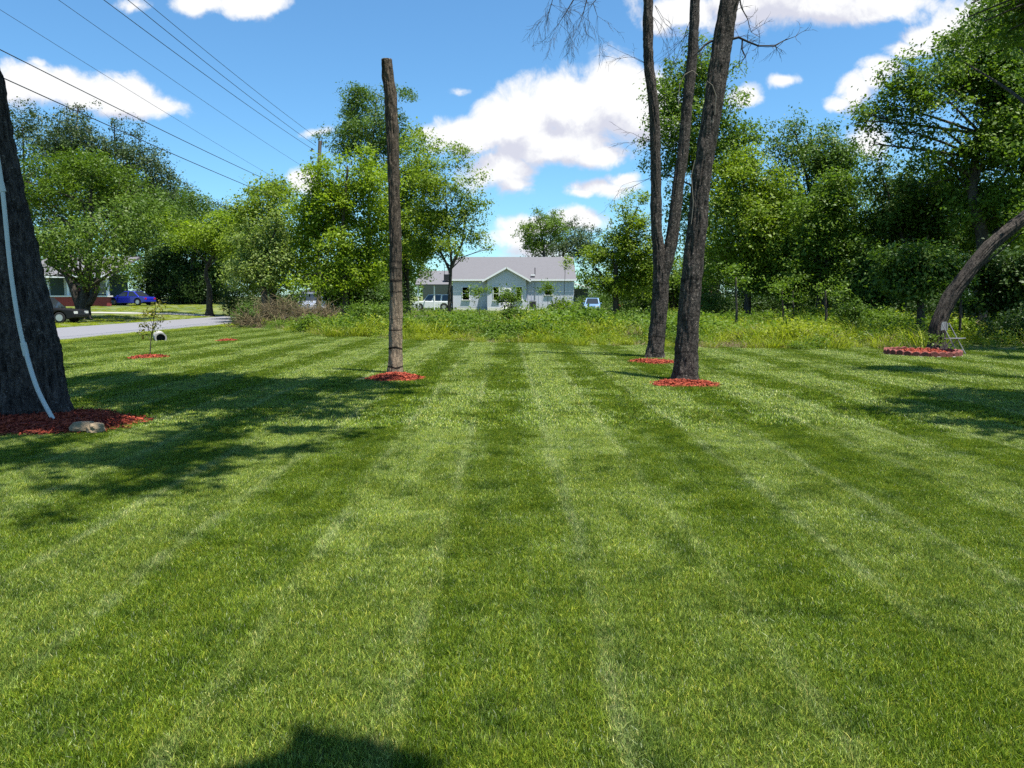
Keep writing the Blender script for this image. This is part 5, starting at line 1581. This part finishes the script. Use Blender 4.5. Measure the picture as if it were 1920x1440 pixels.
# ringed bed under the leaning trunk: blocks set on edge
bb = BEDS[6]
br_ = mulch_bed(bb[0], bb[1], bb[2] * .96, bb[3] * .96, .16, 'raised red mulch bed edged with red blocks under the leaning trunk', 1800, 55, .06)
proto = None
nb = 28
for k in range(nb):
    th = 2 * math.pi * k / nb
    wv_ = .20
    x, y = bb[2] * math.cos(th), bb[3] * math.sin(th)
    tang = math.atan2(bb[3] * math.cos(th), -bb[2] * math.sin(th))
    if proto is None:
        m_ = MB()
        prof = [(-wv_ / 2, -.05), (wv_ / 2, -.05), (wv_ / 2, .11), (wv_ * .30, .145), (0, .16), (-wv_ * .30, .145), (-wv_ / 2, .11)]
        m_.prism(prof, -.045, .045)
        o = part(m_, 'edging_block', 'edger', br_, bevel=.012)
        proto = o
    else:
        o = proto.copy(); COL.objects.link(o); o.parent = br_
    o.location = (x, y, R.uniform(-.015, .015)); o.rotation_euler = (R.uniform(-.06, .06), R.uniform(-.05, .05), tang + R.uniform(-.06, .06))
    cpb = None
tp_ = None
for k in range(nb):
    th = 2 * math.pi * (k + .5) / nb
    if math.sin(th) > .35 or k % 2: continue
    o = None
    if tp_ is None:
        o = part(MB().box((0, 0, 0), (.10, .03, .03)), 'pale_stone', 'concrete', br_, bevel=.01); tp_ = o
    else:
        o = tp_.copy(); COL.objects.link(o); o.parent = br_
    o.location = (bb[2] * 1.06 * math.cos(th), bb[3] * 1.06 * math.sin(th), .015)
    o.rotation_euler = (0, 0, math.atan2(bb[3] * math.cos(th), -bb[2] * math.sin(th)))

# folding chair behind it
fcp = gnd(1787, 664)
ch = empty('folding_chair', fcp, 'dark metal folding chair standing beside the leaning trunk', 'chair', None, math.radians(35))
part(MB().box((0, -.02, .44), (.42, .40, .025), rot=Matrix.Rotation(-.05, 3, 'X')), 'seat', 'chairmetal', ch, bevel=.02)
bk = MB()
for i in range(5):
    a0, a1 = -.2 + .08 * i, -.2 + .08 * (i + 1)
    f0, f1 = .03 * (1 - (a0 / .2) ** 2), .03 * (1 - (a1 / .2) ** 2)
    bk.box(((a0 + a1) / 2, .27 + (f0 + f1) / 2, .76 + (.02 if 0 < i < 4 else 0)), (.082, .015, .20 + (.03 if 0 < i < 4 else 0)))
part(bk, 'backrest', 'chairmetal', ch)
for s in (-1, 1):
    part(MB().tube([(s * .21, -.24, 0), (s * .21, 0, .40), (s * .205, .26, .86)], [.013] * 3, 7), 'front_leg', 'chairmetal', ch)
    part(MB().tube([(s * .18, .26, 0), (s * .18, .0, .41)], [.013] * 2, 7), 'rear_leg', 'chairmetal', ch)
part(MB().bar((-.2, -.17, .12), (.2, -.17, .12), .010).bar((-.18, .22, .07), (.18, .22, .07), .010), 'crossbar', 'chairmetal', ch)

# ------------------------------------------------------------------ brush pile and logs
R = random.Random(44)
def heap(name, label, cat, spots, n, L_, r, mat, seed):
    R = random.Random(seed)
    mb = MB()
    for _ in range(n):
        c, rx, ry, h = R.choice(spots)
        q = Vector((R.gauss(0, .45) * rx, R.gauss(0, .45) * ry, 0))
        zz = h * max(0.05, 1 - (q.x / rx) ** 2 * .6 - (q.y / ry) ** 2 * .6) * R.uniform(.1, 1)
        p = Vector(c) + q + Vector((0, 0, zz))
        d = Vector((R.gauss(0, 1), R.gauss(0, .7), R.gauss(0.1, .45))).normalized()
        l_ = L_ * R.uniform(.4, 1.4)
        mid = p + d * l_ * .5 + Vector((R.gauss(0, .1), R.gauss(0, .1), R.gauss(0, .1))) * l_
        rr = r * R.uniform(.4, 1.3)
        e = p + d * l_
        for v in (p, mid, e): v.z = max(v.z, .02)
        mb.tube([p, mid, e], [rr, rr * .8, rr * .35], 4)
    o = mb.build(name, M[mat])
    return tag(o, label, cat, kind='stuff')
heap('brush_pile', 'tangled brown pile of cut branches beside the road end', 'brush pile',
     [(on_ground(500, 40), 1.5, 1.0, 1.25), (on_ground(540, 40), 1.3, 1.0, 1.5), (on_ground(580, 41), 1.0, .9, .85), (on_ground(470, 38.5), .8, .6, .5), (on_ground(612, 42), .9, .8, .95)], 1900, .9, .015, 'brush', 1)
heap('brush_pile', 'low heap of reddish brown dead brush right of the tall stump', 'brush pile',
     [(on_ground(775, 40), .9, .7, .6), (on_ground(815, 39), .9, .6, .5), (on_ground(870, 38), .9, .6, .5)], 520, .7, .013, 'brush', 2)
heap('fallen_branches', 'dead branch tangle in the weeds in front of the house', 'brush', [(on_ground(985, 30), .7, .4, .5), (on_ground(955, 31), .5, .4, .6)], 70, 1.0, .02, 'brush', 3)
heap('cut_brush', 'pale cut brush at the foot of the thin dark stem', 'brush', [(on_ground(1395, 30), .55, .3, .25), (on_ground(1430, 30), .5, .3, .2)], 160, .5, .014, 'cutwood', 4)
heap('cut_brush', 'dry brown stalks at the lawn edge left of the forked trunk', 'brush', [(on_ground(1190, 27), .5, .35, .3)], 200, .5, .008, 'brush', 5)
def log(label, a, b, r, mat='bark_lean'):
    o_ = empty('fallen_log', a, label, 'log', 'logs in the weeds')
    a = Vector(a); b = Vector(b)
    m_ = a.lerp(b, .5) + Vector((0, .05, .06))
    part(MB().tube([q - a for q in catmull([a, m_, b], 4)], list(np.linspace(r, r * .7, 9)), 10, .06, 3), 'wood', mat, o_, smooth=True)
    dd = (m_ - a).normalized()
    part(MB().bar(-dd * .02, dd * .001, r * .93, 12), 'cut_end', 'cutwood', o_)
log('grey log lying level in the weeds behind the brush right of the stump', on_ground(778, 37) + Vector((0, 0, .55)), on_ground(845, 38) + Vector((0, 0, .50)), .11)
log('pale log slanting down in the weeds before the house', on_ground(884, 31) + Vector((0, 0, .12)), on_ground(867, 33) + Vector((0, 0, .50)), .09)
log('pale short log at the lawn edge left of the tall stump', on_ground(632, 30) + Vector((0, 0, .14)), on_ground(618, 30) + Vector((0, 0, .14)), .09, 'cutwood')
